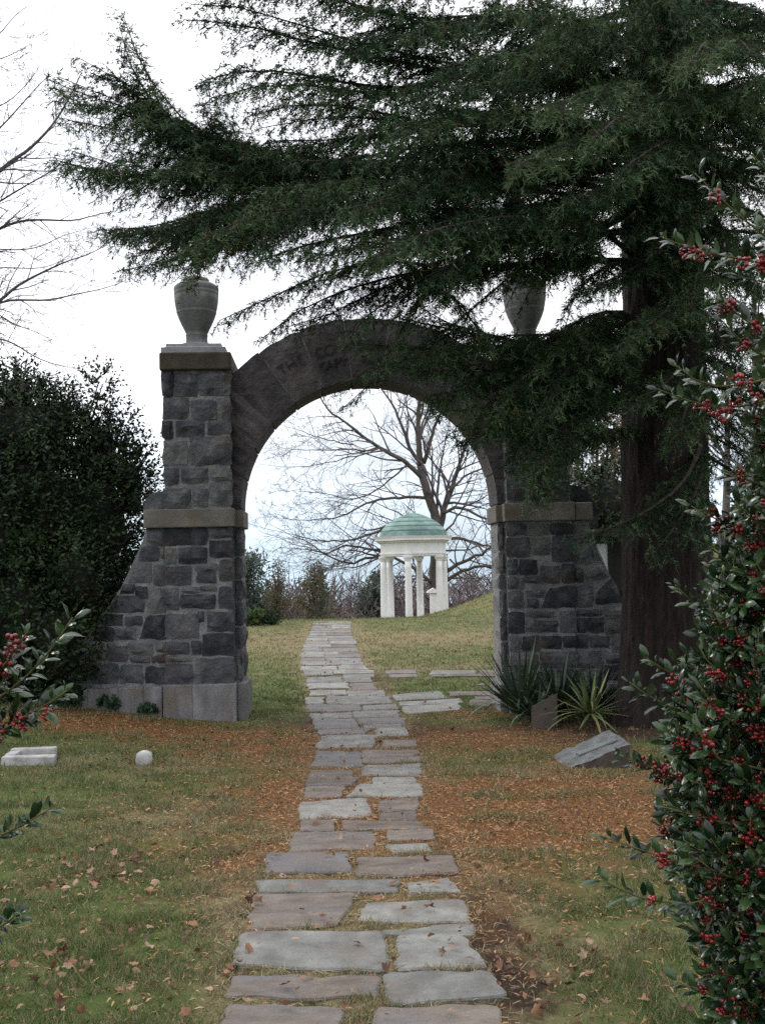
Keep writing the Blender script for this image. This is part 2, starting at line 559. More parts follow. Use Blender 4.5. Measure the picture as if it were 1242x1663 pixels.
def ground_material():
    m = bpy.data.materials.new('lawn_ground')
    m.use_nodes = True
    t = m.node_tree
    b = t.nodes['Principled BSDF']
    b.inputs['Roughness'].default_value = 0.95
    b.inputs['Specular IOR Level'].default_value = 0.1
    geo = t.nodes.new('ShaderNodeNewGeometry')
    at = t.nodes.new('ShaderNodeAttribute')
    at.attribute_name = 'cover'
    sx = t.nodes.new('ShaderNodeSeparateColor')
    LK(t, at.outputs['Color'], sx.inputs[0])

    def noise(scale, det=6, rough=.6):
        n = t.nodes.new('ShaderNodeTexNoise')
        n.inputs['Scale'].default_value = scale
        n.inputs['Detail'].default_value = det
        n.inputs['Roughness'].default_value = rough
        LK(t, geo.outputs['Position'], n.inputs['Vector'])
        return n.outputs['Fac']

    def ramp(fac, *stops):
        r = t.nodes.new('ShaderNodeValToRGB')
        e = r.color_ramp.elements
        while len(e) < len(stops):
            e.new(.5)
        for i, (p, c) in enumerate(stops):
            e[i].position = p
            e[i].color = (*c, 1)
        LK(t, fac, r.inputs['Fac'])
        return r.outputs['Color']

    def mix(fac, a, bb):
        n = t.nodes.new('ShaderNodeMix')
        n.data_type = 'RGBA'
        LK(t, fac, n.inputs[0])
        LK(t, a, n.inputs[6])
        LK(t, bb, n.inputs[7])
        return n.outputs[2]

    def thresh(mask, nz_, w=0.35):
        # mask in 0..1 broken up by noise
        s = math_n(t, 'ADD', mask, math_n(t, 'MULTIPLY', math_n(t, 'SUBTRACT', nz_, 0.5), 1.5))
        r = t.nodes.new('ShaderNodeMapRange')
        r.inputs['From Min'].default_value = 0.5 - w
        r.inputs['From Max'].default_value = 0.5 + w
        LK(t, s, r.inputs['Value'])
        return r.outputs[0]
    fine = noise(42, 5, .7)
    med = noise(5.5, 6, .65)
    lrg = noise(0.9, 5, .6)
    green = ramp(med, (.25, (.038, .068, .018)), (.5, (.080, .112, .032)), (.75, (.145, .150, .060)))
    dry = ramp(fine, (.25, (.11, .092, .044)), (.5, (.20, .168, .088)), (.75, (.29, .245, .145)))
    c = mix(thresh(sx.outputs['Blue'], noise(2.2, 7, .65), .3), green, dry)
    soil = ramp(fine, (.3, (.028, .018, .013)), (.7, (.068, .045, .032)))
    c = mix(thresh(sx.outputs['Green'], med, .25), c, soil)
    lit = ramp(noise(30, 4, .7), (.28, (.070, .036, .018)), (.5, (.18, .087, .036)), (.72, (.28, .15, .066)))
    c = mix(thresh(sx.outputs['Red'], noise(4.0, 8, .75), .3), c, lit)
    LK(t, c, b.inputs['Base Color'])
    bp = t.nodes.new('ShaderNodeBump')
    bp.inputs['Strength'].default_value = 0.9
    bp.inputs['Distance'].default_value = 0.04
    LK(t, math_n(t, 'ADD', fine, med), bp.inputs['Height'])
    LK(t, bp.outputs[0], b.inputs['Normal'])
    return m


M['ground'] = ground_material()

# ------------------------------------------------------------------ ground cover masks
_blobs = []   # (px, py, rx, ry in metres, amount, channel)
for a in [(400, 1290, 1.3, 1.6, .30, 0), (900, 1330, 1.6, 1.7, .32, 0), (760, 1420, .7, 1.2, .25, 0), (330, 1400, .9, .8, .2, 0), (430, 1215, 1.0, .9, .75, 0), (300, 1190, 1.5, .7, .62, 0), (180, 1165, 1.2, .6, .55, 0), (470, 1290, .35, .8, .5, 0),
          (780, 1200, 1.0, .9, .8, 0), (860, 1300, 1.6, 1.0, .72, 0), (980, 1230, .9, .8, .35, 0), (1000, 1310, .8, .7, .6, 0),
          (740, 1330, .5, .8, .5, 0), (400, 1400, .25, .5, .35, 0), (60, 1170, 1.0, .6, .6, 0), (760, 1160, .8, .5, .7, 0),
          (450, 1170, .35, .9, .55, 1), (880, 1195, 1.3, .55, 1.0, 1), (960, 1180, 1.0, .5, .8, 1), (1080, 1180, 1.2, .9, .9, 1),
          (800, 1500, .18, .5, .6, 1), (840, 1600, .2, .35, .6, 1), (510, 1180, .18, .7, .6, 1), (700, 1180, .25, .6, .5, 1),
          (120, 1130, 2.2, .5, .7, 1), (395, 1480, .15, .5, .25, 1), (560, 1250, .5, 1.2, .2, 0), (1130, 1400, .7, 1.5, .5, 1), (640, 1100, .4, 1.2, .4, 1),
          (300, 1330, .9, .6, .38, 2), (390, 1450, .25, .6, .6, 2), (800, 1450, .25, .6, .6, 2), (760, 1035, 3.5, 1.6, .5, 2),
          (440, 1040, 2.0, 3.0, .38, 2), (880, 1560, .5, .4, .35, 2), (230, 1240, 1.5, .5, .3, 2), (700, 1085, 1.2, .6, .45, 2),
          (860, 1260, .6, .4, .5, 2), (520, 1400, .1, .1, .4, 2)]:
    _blobs.append((G(a[0], a[1])[:2],) + a[2:])


_pp = np.array([G(a, b)[:2] for a, b in ((590, 1655), (588, 1500), (588, 1400), (588, 1300), (597, 1200), (575, 1140), (550, 1090), (541, 1060), (540, 1030), (540, 1012))])
PATHX, PATHY = _pp[:, 0], _pp[:, 1]


def cover(x, y):
    x = np.asarray(x, float)
    y = np.asarray(y, float)
    out = np.zeros(x.shape + (3,))
    for c, rx, ry, amt, ch in _blobs:
        out[..., ch] += amt * np.exp(-((x - c[0]) / rx) ** 2 - ((y - c[1]) / ry) ** 2)
    out[..., 0] += 0.10 * smooth(y, 13, 4)
    out[..., 2] += 0.27 + 0.16 * smooth(y, 14, 20)
    pxm = np.interp(y, PATHY, PATHX)
    on = np.exp(-np.clip((np.abs(x - pxm) - .50) / .16, 0, 9) ** 2) * (y < 28) * (y > 2)
    out[..., 2] += .5 * on
    out[..., 1] += .30 * on
    # fallen oak leaves lie in patches on the far mound too
    r = np.hypot(x - MOUND[0], y - MOUND[1])
    out[..., 0] += 0.30 * np.exp(-((r - 6.9) / 1.1) ** 2) * (y < 37)
    return np.clip(out, 0, 1)


xs = np.unique(np.concatenate([np.linspace(-1500, -60, 12), np.linspace(-60, -8, 27), np.linspace(-8, -4, 21), np.linspace(-4, 5, 121),
                               np.linspace(5, 9, 21), np.linspace(9, 60, 40), np.linspace(60, 1500, 12)]))
ys = np.unique(np.concatenate([np.linspace(-60, 0, 8), np.linspace(0, 3, 10), np.linspace(3, 14, 150), np.linspace(14, 30, 90),
                               np.linspace(30, 60, 60), np.linspace(60, 300, 40), np.linspace(300, 3000, 30)]))
gx, gy = np.meshgrid(xs, ys)
gz = H(gx, gy)
nearm = (gy > 2) & (gy < 32) & (gx > -8) & (gx < 9)
gz = gz + np.where(nearm, rng.normal(0, .004, gx.shape), 0)
V = np.stack([gx, gy, gz], -1).reshape(-1, 3)
nx, ny = len(xs), len(ys)
ii = (np.arange(ny - 1)[:, None] * nx + np.arange(nx - 1)[None]).ravel()
F = np.stack([ii, ii + 1, ii + nx + 1, ii + nx], 1)
gme = mk('ground', V, F, M['ground'], True)
ca = gme.color_attributes.new('cover', 'FLOAT_COLOR', 'POINT')
cc = np.ones((len(V), 4), np.float32)
cc[:, :3] = cover(V[:, 0], V[:, 1])
ca.data.foreach_set('color', cc.ravel())
ground = tag(part('lawn_ground', gme), 'grassy ground with fallen leaves and bare soil', None, None, 'structure')

# ------------------------------------------------------------------ flagstones
ZB = (340, 1280, .4026)
ZA = (360, 1000, .4026)
ZC = (600, 1070, .2093)
STONES = []   # (quad in photo pixels, material)


def add_st(z, quads, mats=''):
    for i, q in enumerate(quads):
        pts = [(z[0] + q[k] * z[2], z[1] + q[k + 1] * z[2]) for k in range(0, 8, 2)]
        STONES.append((pts, mats[i] if i < len(mats) else 'g'))


add_st(ZB, [(235, 270, 555, 268, 565, 345, 230, 352), (600, 288, 975, 283, 1000, 350, 600, 362), (190, 382, 755, 375, 750, 425, 215, 432),
            (800, 395, 960, 375, 1012, 427, 820, 432), (185, 437, 592, 432, 505, 560, 165, 582), (640, 470, 1020, 455, 1047, 546, 600, 542),
            (700, 582, 1060, 555, 1055, 602, 720, 600), (140, 592, 706, 586, 696, 748, 95, 722), (765, 605, 1012, 602, 1115, 728, 760, 738),
            (105, 768, 682, 768, 672, 845, 72, 852), (708, 760, 1122, 753, 1190, 850, 735, 882), (88, 885, 532, 900, 515, 1010, 40, 1000),
            (690, 903, 1155, 893, 1180, 1000, 640, 1000), (368, 62, 627, 42, 652, 115, 372, 132), (690, 60, 842, 45, 836, 93, 680, 100),
            (690, 105, 832, 96, 832, 132, 690, 134), (375, 140, 505, 135, 500, 178, 368, 180), (540, 135, 840, 140, 880, 170, 540, 174),
            (338, 184, 652, 180, 668, 246, 322, 264), (722, 180, 892, 173, 908, 211, 722, 217), (712, 238, 872, 232, 892, 262, 755, 269),
            (30, 1040, 520, 1040, 500, 1160, 0, 1160), (600, 1040, 1190, 1030, 1220, 1140, 580, 1150)],
       'sbggbggggbg' 'bbgbbbbbbggg')
add_st(ZA, [(560, 687, 800, 682, 806, 734, 505, 734), (614, 657, 775, 655, 781, 681, 610, 684), (350, 660, 552, 658, 512, 690, 343, 690),
            (343, 695, 492, 692, 482, 736, 333, 736), (580, 608, 806, 600, 792, 650, 560, 646), (362, 625, 527, 628, 520, 655, 350, 655),
            (385, 548, 562, 555, 576, 612, 363, 610), (568, 548, 792, 548, 797, 593, 572, 599), (393, 505, 613, 503, 610, 536, 384, 539),
            (650, 505, 782, 503, 782, 529, 648, 531), (408, 487, 638, 484, 610, 500, 408, 501), (622, 462, 737, 454, 750, 486, 630, 491),
            (388, 465, 602, 460, 572, 479, 388, 483), (575, 445, 722, 440, 722, 457, 580, 460), (368, 420, 537, 418, 557, 456, 374, 461),
            (548, 420, 736, 415, 740, 438, 560, 443), (358, 395, 522, 392, 527, 415, 368, 418), (528, 390, 716, 384, 720, 412, 540, 416),
            (344, 362, 552, 361, 562, 386, 348, 391), (571, 365, 702, 360, 712, 380, 580, 384), (338, 332, 412, 331, 407, 358, 338, 359),
            (423, 325, 670, 329, 684, 358, 428, 359), (356, 305, 497, 304, 502, 322, 358, 326), (507, 305, 652, 303, 664, 326, 512, 327),
            (344, 277, 507, 275, 512, 296, 350, 299), (518, 275, 605, 273, 627, 301, 520, 302), (346, 252, 482, 250, 490, 272, 348, 274),
            (490, 251, 600, 250, 604, 270, 495, 272), (328, 223, 442, 222, 452, 241, 338, 245), (450, 222, 611, 222, 614, 234, 460, 237),
            (490, 239, 612, 237, 613, 248, 495, 249), (321, 205, 462, 203, 465, 220, 324, 221), (470, 203, 577, 203, 594, 219, 475, 220)],
       'ggbbgbsbgbggsg' 'ssggssgggggbggggggggg')
zy = [202, 186, 172, 158, 145, 131, 117, 104, 92, 81, 71, 61, 52, 44, 37, 30, 25]
for a, b in zip(zy[:-1], zy[1:]):
    xl = lambda v: 375 + (322 - 375) * min(1, max(0, (v - 25) / 125))
    xr = lambda v: 521 + (565 - 521) * max(0, (v - 60) / 125) if v > 60 else 521
    m_ = rnd.uniform(.35, .65)
    ma, mb_ = [xl(v) + (xr(v) - xl(v)) * m_ for v in (a, b)]
    add_st(ZA, [(xl(b) + rnd.uniform(-3, 3), b + 1, mb_ - 2, b + 1, ma - 2, a - 1, xl(a) + rnd.uniform(-3, 3), a - 1),
                (mb_ + 2, b + 1, xr(b) + rnd.uniform(-3, 3), b + 1, xr(a) + rnd.uniform(-3, 3), a - 1, ma + 2, a - 1)], rnd.choice(['gb', 'gg', 'bg', 'gs']))
add_st(ZC, [(180, 290, 540, 257, 605, 310, 205, 331), (230, 340, 702, 310, 732, 345, 250, 370), (250, 376, 690, 346, 702, 400, 282, 436),
            (605, 265, 940, 262, 945, 292, 640, 296), (788, 320, 940, 325, 945, 372, 772, 366), (130, 100, 352, 91, 362, 118, 145, 122),
            (150, 126, 360, 121, 372, 143, 170, 149), (490, 95, 812, 94, 822, 121, 470, 128), (480, 131, 960, 127, 975, 140, 490, 145),
            (845, 92, 985, 90, 985, 120, 850, 122), (820, 298, 945, 297, 945, 318, 820, 317)], 'gggbbsbgbbs')

path = tag(thing('path', (0, 0, 0), None, None), 'flagstone path leading through the arch', None, None, 'structure')
STONE_POLY = []
fmat = {'g': M['flag'], 'b': M['flag_brown'], 's': M['flag_slate']}
for pts, mt in STONES:
    q = [G(*p)[:2] for p in pts]
    q = np.array(q)
    c = q.mean(0)
    q = q + nrm(q - c) * .014
    poly = []
    for k in range(4):
        a, b = q[k], q[(k + 1) % 4]
        L = np.linalg.norm(b - a)
        n = 5
        for j in range(n):
            t = j / n
            p = a + (b - a) * t
            if j == 0:      # knock the corner off
                pr, nx_ = q[(k - 1) % 4], b
                w = rnd.uniform(.04, .10)
                poly.append(a + (pr - a) * w * .7)
                p = a + (nx_ - a) * w * .7
            else:
                o = np.array([-(b - a)[1], (b - a)[0]]) / max(L, 1e-6)
                p = p + o * rnd.uniform(-1, 1) * min(.022, .035 * L)
            poly.append(p)
    poly = np.array(poly)
    STONE_POLY.append(poly)
    n = len(poly)
    th = rnd.uniform(.008, .018)
    z0 = H(poly[:, 0], poly[:, 1])
    tilt = rnd.uniform(-.006, .006)
    inner = c + (poly - c) * 0.965
    inner2 = c + (poly - c) * 0.55
    zi = H(inner[:, 0], inner[:, 1]) + th + (inner[:, 0] - c[0]) * tilt
    V = np.concatenate([np.c_[poly, z0 - .03], np.c_[poly, z0 + th - .008], np.c_[inner, zi],
                        np.c_[inner2, H(inner2[:, 0], inner2[:, 1]) + th + rng.uniform(-.002, .003, n)],
                        [[c[0], c[1], float(H(*c)) + th]]])
    Fs = []
    for r in range(3):
        for k in range(n):
            k2 = (k + 1) % n
            Fs.append((r * n + k, r * n + k2, (r + 1) * n + k2, (r + 1) * n + k))
    for k in range(n):
        Fs.append((3 * n + k, 3 * n + (k + 1) % n, 4 * n))
    # pixels run clockwise on the ground: flip if the top would face down
    x, y = poly[:, 0], poly[:, 1]
    if np.sum(x * np.roll(y, -1) - np.roll(x, -1) * y) < 0:
        Fs = [f[::-1] for f in Fs]
    part('flagstone', mk('flagstone', V, Fs, fmat[mt], False), path)


def on_stone(x, y, grow=1.0):
    inside = np.zeros(len(x), bool)
    for poly in STONE_POLY:
        c = poly.mean(0)
        pl = c + (poly - c) * grow
        lo, hi = pl.min(0), pl.max(0)
        cand = np.where((x > lo[0]) & (x < hi[0]) & (y > lo[1]) & (y < hi[1]) & ~inside)[0]
        if not len(cand):
            continue
        xx, yy = x[cand], y[cand]
        ins = np.zeros(len(cand), bool)
        for k in range(len(pl)):
            a, b = pl[k], pl[(k + 1) % len(pl)]
            cond = (a[1] > yy) != (b[1] > yy)
            xi = (b[0] - a[0]) * (yy - a[1]) / (b[1] - a[1] + 1e-12) + a[0]
            ins ^= cond & (xx < xi)
        inside[cand[ins]] = True
    return inside


# ------------------------------------------------------------------ stone gateway
Zt = (250, 590, .14437)      # upper left pier
Zl = (80, 780, .28986)       # lower left pier and wing
Zr = (770, 780, .25765)      # lower right pier and wing


def zpt(z, x, y, yy=None):
    return WX(z[0] + x * z[2], z[1] + y * z[2], yy)


PLx0, PLx1 = WX(266, 750)[0], WX(376.5, 850)[0]
PRx0, PRx1 = WX(824, 900)[0], WX(931, 900)[0]
TOPZ = (WX(315, 603)[1] + WX(872, 590)[1]) / 2
BANDT = (WX(310, 823)[1] + WX(880, 821)[1]) / 2
BANDB = (WX(310, 853)[1] + WX(880, 849)[1]) / 2
ACX = (PLx1 + PRx0) / 2
YJ = YW + .16          # recessed jamb / arch front
YB = YW + .80          # back of the jamb and arch
JLx = WX(393.5, 950, YJ)[0]
JRx = WX(811, 950, YJ)[0]
ACX = (JLx + JRx) / 2
RIN = (JRx - JLx) / 2
ACZ = WX(600, 616, YJ)[1] - RIN
ROUT = WX(600, 517, YJ)[1] - ACZ
PLZ = WX(310, 1113)[1]      # plinth top
print('GATE', PLx0, PLx1, PRx0, PRx1, TOPZ, BANDT, BANDB, ACX, RIN, ACZ, ROUT, PLZ)

gate = thing('stone_gateway', (ACX, YW + .4, float(H(ACX, YW))),
             'rough grey stone gateway with a round arch spanning the flagstone path', 'gateway')


def pier_core(x0, x1):
    mb = MB()
    mb.box(x0 + .008, x1 - .008, YW + .014, YB + .14, -.4, BANDB)
    mb.box(x0 + .008, x1 - .008, YW + .014, YB + .14, BANDT, TOPZ)
    return mb


pierL = part('left_pier', pier_core(PLx0, PLx1).mesh('left_pier', M['mortar']), gate)
pierR = part('right_pier', pier_core(PRx0, PRx1).mesh('right_pier', M['mortar']), gate)
pierL.name = 'pier'
pierR.name = 'pier'


def stone_patch(q, org, uax, vax, out, mat, parent, proud=0.02, name='stone', clip=None):
    """one rough-faced stone: q = 4 (u, v) corners anticlockwise seen from the front"""
    q = np.array(q, float)
    w = np.linalg.norm(q[1] - q[0])
    h = np.linalg.norm(q[3] - q[0])
    nu = int(np.clip(round(w / .085), 3, 6))
    nv = int(np.clip(round(h / .085), 3, 5))
    seed = Vector((rnd.uniform(-50, 50), rnd.uniform(-50, 50), rnd.uniform(-50, 50)))
    V = []
    tiltu, tiltv = rnd.uniform(-.014, .014), rnd.uniform(-.014, .014)
    pr = proud * rnd.uniform(.5, 1.35)
    for j in range(nv + 1):
        for i in range(nu + 1):
            s, t = i / nu, j / nv
            p = (q[0] * (1 - s) + q[1] * s) * (1 - t) + (q[3] * (1 - s) + q[2] * s) * t
            edge = (i in (0, nu)) + (j in (0, nv))
            if edge == 2:
                p = p + (q.mean(0) - p) * rnd.uniform(.0, .10)
            elif edge == 1:
                p = p + np.array([rnd.uniform(-1, 1), rnd.uniform(-1, 1)]) * min(.012, .1 * min(w, h))
            else:
                p = p + np.array([rnd.uniform(-1, 1) * w / nu, rnd.uniform(-1, 1) * h / nv]) * .22
            o = -.002 + rnd.uniform(-.003, .004) if edge else pr + .030 * mn.noise(Vector((p[0] * 6, p[1] * 6, 0)) + seed) + tiltu * (s - .5) * 2 + tiltv * (t - .5) * 2
            V.append(org + uax * p[0] + vax * p[1] + out * max(o, -.006))
    n0 = len(V)
    ring = [i for i in range(nu + 1)] + [(j + 1) * (nu + 1) - 1 for j in range(1, nv + 1)] + \
           [nv * (nu + 1) + i for i in range(nu - 1, -1, -1)] + [j * (nu + 1) for j in range(nv - 1, 0, -1)]
    for r in ring:
        V.append(V[r] - out * .035)
    Fs = []
    for j in range(nv):
        for i in range(nu):
            a = j * (nu + 1) + i
            if (i + j) % 2:
                Fs += [(a, a + 1, a + nu + 2), (a, a + nu + 2, a + nu + 1)]
            else:
                Fs += [(a, a + 1, a + nu + 1), (a + 1, a + nu + 2, a + nu + 1)]
    m = len(ring)
    for k in range(m):
        k2 = (k + 1) % m
        Fs.append((ring[k2], ring[k], n0 + k, n0 + k2))
    return part(name, mk(name, np.array(V), Fs, mat, False), parent)


EX, EY, EZ = np.array([1.0, 0, 0]), np.array([0, 1.0, 0]), np.array([0, 0, 1.0])


def front_stones(z, rects, parent, y, mirror=None, x0=None, x1=None):
    for r in rects:
        if len(r) == 4:
            a, b, c, d = r
            pts = [(a, d), (c, d), (c, b), (a, b)]
        else:
            pts = [(r[k], r[k + 1]) for k in range(0, 8, 2)]
        uv = [zpt(z, px, py, y) for px, py in pts]
        uv = np.array(uv)
        # stones that reach the corner of a pier stand a little proud of it
        if x0 is not None:
            uv[:, 0] = np.where(uv[:, 0] < x0 + .05, x0 - rnd.uniform(.0, .012), uv[:, 0])
        if x1 is not None:
            uv[:, 0] = np.where(uv[:, 0] > x1 - .05, x1 + rnd.uniform(.0, .012), uv[:, 0])
        if mirror is not None:
            uv = np.array([[mirror - p[0], p[1]] for p in uv])[[1, 0, 3, 2]]
        c_ = uv.mean(0)
        gr = np.sign(uv - c_) * .005
        stone_patch(uv + gr, EY * (y + .004), EX, EZ, -EY, M['stone'], parent, proud=.024)


def ashlar(u0, u1, v0, v1, org, uax, vax, out, parent, row=.22, mat=None):
    """coursed rough stones over a rectangle that the photograph shows only obliquely"""
    v = v0
    while v < v1 - .05:
        h = min(rnd.uniform(.75, 1.3) * row, v1 - v)
        if v1 - (v + h) < .09:
            h = v1 - v
        u = u0
        while u < u1 - .04:
            w = min(rnd.uniform(.8, 2.0) * row, u1 - u)
            if u1 - (u + w) < .1:
                w = u1 - u
            g = .012
            q = [(u + g, v + g), (u + w - g, v + g), (u + w - g, v + h - g), (u + g, v + h - g)]
            stone_patch(q, org, uax, vax, out, mat or M['stone'], parent, proud=.016)
            u += w
        v += h


UP_L = [(100, 60, 215, 375), (232, 108, 490, 372), (508, 60, 822, 362), (105, 392, 385, 622), (418, 420, 700, 628), (716, 400, 838, 628),
        (110, 645, 212, 842), (245, 652, 560, 818), (605, 640, 840, 795), (115, 870, 355, 860, 392, 1140, 118, 1145)[:0] or (115, 868, 375, 1142),
        (400, 828, 846, 1132), (120, 1180, 272, 1362), (308, 1182, 607, 1345), (640, 1195, 852, 1320), (125, 1408, 422, 1622),
        (438, 1408, 602, 1605), (630, 1345, 866, 1595)]
front_stones(Zt, UP_L, pierL, YW, x0=PLx0, x1=PLx1)
LOW_L = [(660, 268, 886, 364), (900, 268, 1018, 322), (896, 335, 1018, 432), (662, 385, 707, 467), (724, 378, 884, 464), (664, 482, 798, 587),
         (828, 514, 934, 574), (955, 448, 1022, 562), (820, 468, 940, 506), (664, 606, 726, 726), (844, 594, 936, 620), (740, 640, 932, 718),
         (955, 602, 1022, 718), (740, 600, 835, 630), (666, 752, 836, 882), (884, 738, 1025, 848), (834, 738, 868, 792), (668, 908, 782, 974), (798, 902, 850, 976),
         (858, 864, 1022, 982), (670, 988, 798, 1016), (668, 1028, 805, 1138), (822, 1000, 1024, 1138)]
front_stones(Zl, LOW_L, pierL, YW, x0=PLx0, x1=PLx1)
LOW_R = [(215, 276, 330, 346), (342, 276, 470, 346), (482, 276, 622, 340), (228, 360, 346, 482), (364, 362, 472, 468), (490, 352, 622, 512), (225, 500, 272, 596),
         (286, 498, 396, 596), (414, 538, 534, 648), (554, 524, 622, 642), (232, 614, 270, 682), (284, 614, 312, 682), (320, 608, 408, 646),
         (236, 704, 312, 802), (325, 692, 442, 736), (334, 750, 402, 802), (418, 802, 628, 802, 624, 666, 482, 680), (240, 832, 316, 962),
         (328, 875, 388, 956), (328, 830, 502, 862), (400, 884, 524, 958), (540, 828, 630, 958), (242, 984, 292, 1086), (304, 984, 412, 1078),
         (426, 984, 544, 1062), (560, 984, 634, 1052), (244, 1098, 402, 1200), (416, 1078, 640, 1182), (250, 1212, 452, 1300), (468, 1196, 640, 1300)]
front_stones(Zr, LOW_R, pierR, YW, x0=PRx0, x1=PRx1)
# the right pier's upper half mirrors the left one's courses (it is seen between the boughs)
front_stones(Zt, UP_L, pierR, YW, mirror=PLx0 + PRx1)
# outer and inner flanks of the piers
for pier, xa, sgn in ((pierL, PLx0 + .008, -1), (pierL, PLx1 - .008, 1), (pierR, PRx0 + .008, -1), (pierR, PRx1 - .008, 1)):
    inner = (pier is pierL) == (sgn > 0)
    d1 = .15 if inner else .92
    uax = EY * (1 if sgn > 0 else -1)
    u0, u1 = (YW + .02, YW + d1) if sgn > 0 else (-(YW + d1), -(YW + .02))
    ashlar(u0, u1, BANDT + .01, TOPZ - .01, EX * (xa + sgn * .0), uax, EZ, EX * sgn, pier, row=.2)

# jambs below the springing, arch ring above
for sgn, x_in, x_out in ((-1, JLx, PLx1 - .1), (1, JRx, PRx0 + .1)):
    mb = MB()
    a, b = min(x_in + sgn * .012, x_out), max(x_in + sgn * .012, x_out)
    mb.box(a, b, YJ + .014, YB, -.4, BANDB)
    jamb = part('jamb', mb.mesh('jamb', M['mortar']), gate)
    v = PLZ + .02
    rows = [.40, .31, .29, .34, .30, .42] if sgn < 0 else [.46, .36, .24, .42, .38, .5]
    tot = BANDB - v
    s = tot / sum(rows)
    for h in reversed(rows):
        h *= s
        xa, xb = (PLx1 + .012, JLx + .004) if sgn < 0 else (JRx - .004, PRx0 - .012)
        stone_patch([(xa, v + .008), (xb, v + .008), (xb, v + h - .008), (xa, v + h - .008)], EY * (YJ + .004), EX, EZ, -EY, M['stone'], jamb, .016)
        if sgn < 0:     # the reveal faces right
            stone_patch([(YJ + .0, v + .008), (YB - .01, v + .008), (YB - .01, v + h - .008), (YJ + .0, v + h - .008)], EX * (JLx - .012), EY, EZ, EX,
                        M['stone'], jamb, .02)
        else:           # the reveal faces left; paler plinth stone paints in the light on it
            stone_patch([(-(YB - .01), v + .008), (-YJ, v + .008), (-YJ, v + h - .008), (-(YB - .01), v + h - .008)], EX * (JRx + .012), -EY, EZ, -EX,
                        M['plinth'], jamb, .02)
        v += h

ring = part('arch_ring', None, gate) if False else None
mb = MB()
na = 60
V, Fs = [], []
for k in range(na + 1):
    a = math.pi * k / na
    for (rr, y) in ((RIN + .012, YJ + .003), (ROUT - .008, YJ + .003), (ROUT - .008, YB - .02), (RIN + .012, YB - .02)):
        V.append((ACX + rr * math.cos(a), y, ACZ + rr * math.sin(a)))
for k in range(na):
    for j in range(4):
        j2 = (j + 1) % 4
        Fs.append((k * 4 + j, k * 4 + j2, (k + 1) * 4 + j2, (k + 1) * 4 + j))
arch = part('arch', mk('arch', np.array(V), [f[::-1] for f in Fs], M['archmortar'], False), gate)
NV = 13
for k in range(NV):
    a0, a1 = math.pi * k / NV, math.pi * (k + 1) / NV
    g = .010 / ((RIN + ROUT) / 2)
    na, nr = 6, 5
    seed = Vector((rnd.uniform(-50, 50), rnd.uniform(-50, 50), 3.0))
    V = []
    smoothface = 4 <= k <= 9      # the lettered stones are dressed flatter
    amp = .012 if smoothface else .05
    ro = ROUT + rnd.uniform(-.004, .012)
    for j in range(nr + 1):
        for i in range(na + 1):
            a = a0 + g + (a1 - a0 - 2 * g) * i / na
            rr = RIN + (ro - RIN) * j / nr
            edge = i in (0, na) or j in (0, nr)
            if j == nr:
                rr += rnd.uniform(-.009, .009)
            p = Vector((rr * math.cos(a), rr * math.sin(a), 0))
            o = .0 if edge else .012 + amp * mn.noise(p * 4.5 + seed) + amp * .5 * mn.noise(p * 11 + seed)
            V.append((ACX + p.x, YJ - o, ACZ + p.y))
    n0 = len(V)
    rg = [i for i in range(na + 1)] + [(j + 1) * (na + 1) - 1 for j in range(1, nr + 1)] + [nr * (na + 1) + i for i in range(na - 1, -1, -1)] + \
         [j * (na + 1) for j in range(nr - 1, 0, -1)]
    for r in rg:
        x, y, zv = V[r]
        V.append((x, YB, zv))
    Fs = []
    for j in range(nr):
        for i in range(na):
            a = j * (na + 1) + i
            Fs += [(a, a + na + 1, a + 1), (a + 1, a + na + 1, a + na + 2)]
    m_ = len(rg)
    for q in range(m_):
        q2 = (q + 1) % m_
        Fs.append((rg[q], rg[q2], n0 + q2, n0 + q))
    Fs.append(tuple(n0 + q for q in range(m_)))
    part('voussoir', mk('voussoir', np.array(V), Fs, M['vouss'], False), arch)


# the wording along the ring: raised dark glyphs paint in the shade of cuts
def arc_text(s, r_mid, size, a_start, a_step, bold=0.0):
    for i, ch in enumerate(s):
        if ch == ' ':
            continue
        cu = bpy.data.curves.new('glyph', 'FONT')
        cu.body = ch
        cu.size = size
        cu.extrude = .004
        cu.offset = bold
        cu.align_x = 'CENTER'
        cu.align_y = 'CENTER'
        ob = bpy.data.objects.new('glyph', cu)
        me = bpy.data.meshes.new_from_object(ob)
        bpy.data.objects.remove(ob)
        bpy.data.curves.remove(cu)
        a = math.radians(a_start - a_step * i)
        rot = Matrix.Translation((ACX + r_mid * math.cos(a), YJ - .0245, ACZ + r_mid * math.sin(a))) @ \
            Matrix.Rotation(-(a - math.pi / 2), 4, 'Y') @ Matrix.Rotation(math.pi / 2, 4, 'X')
        me.transform(rot)
        me.materials.clear()
        me.materials.append(M['letter'])
        part('dark_letter', me, arch)


PXM = RIN / 206.0
arc_text('THE CONFEDERATE', 261 * PXM, .185, 121.5, 3.62, -.003)
arc_text('CAPT. RUF', 238 * PXM, .145, 107.5, 2.75, .001)

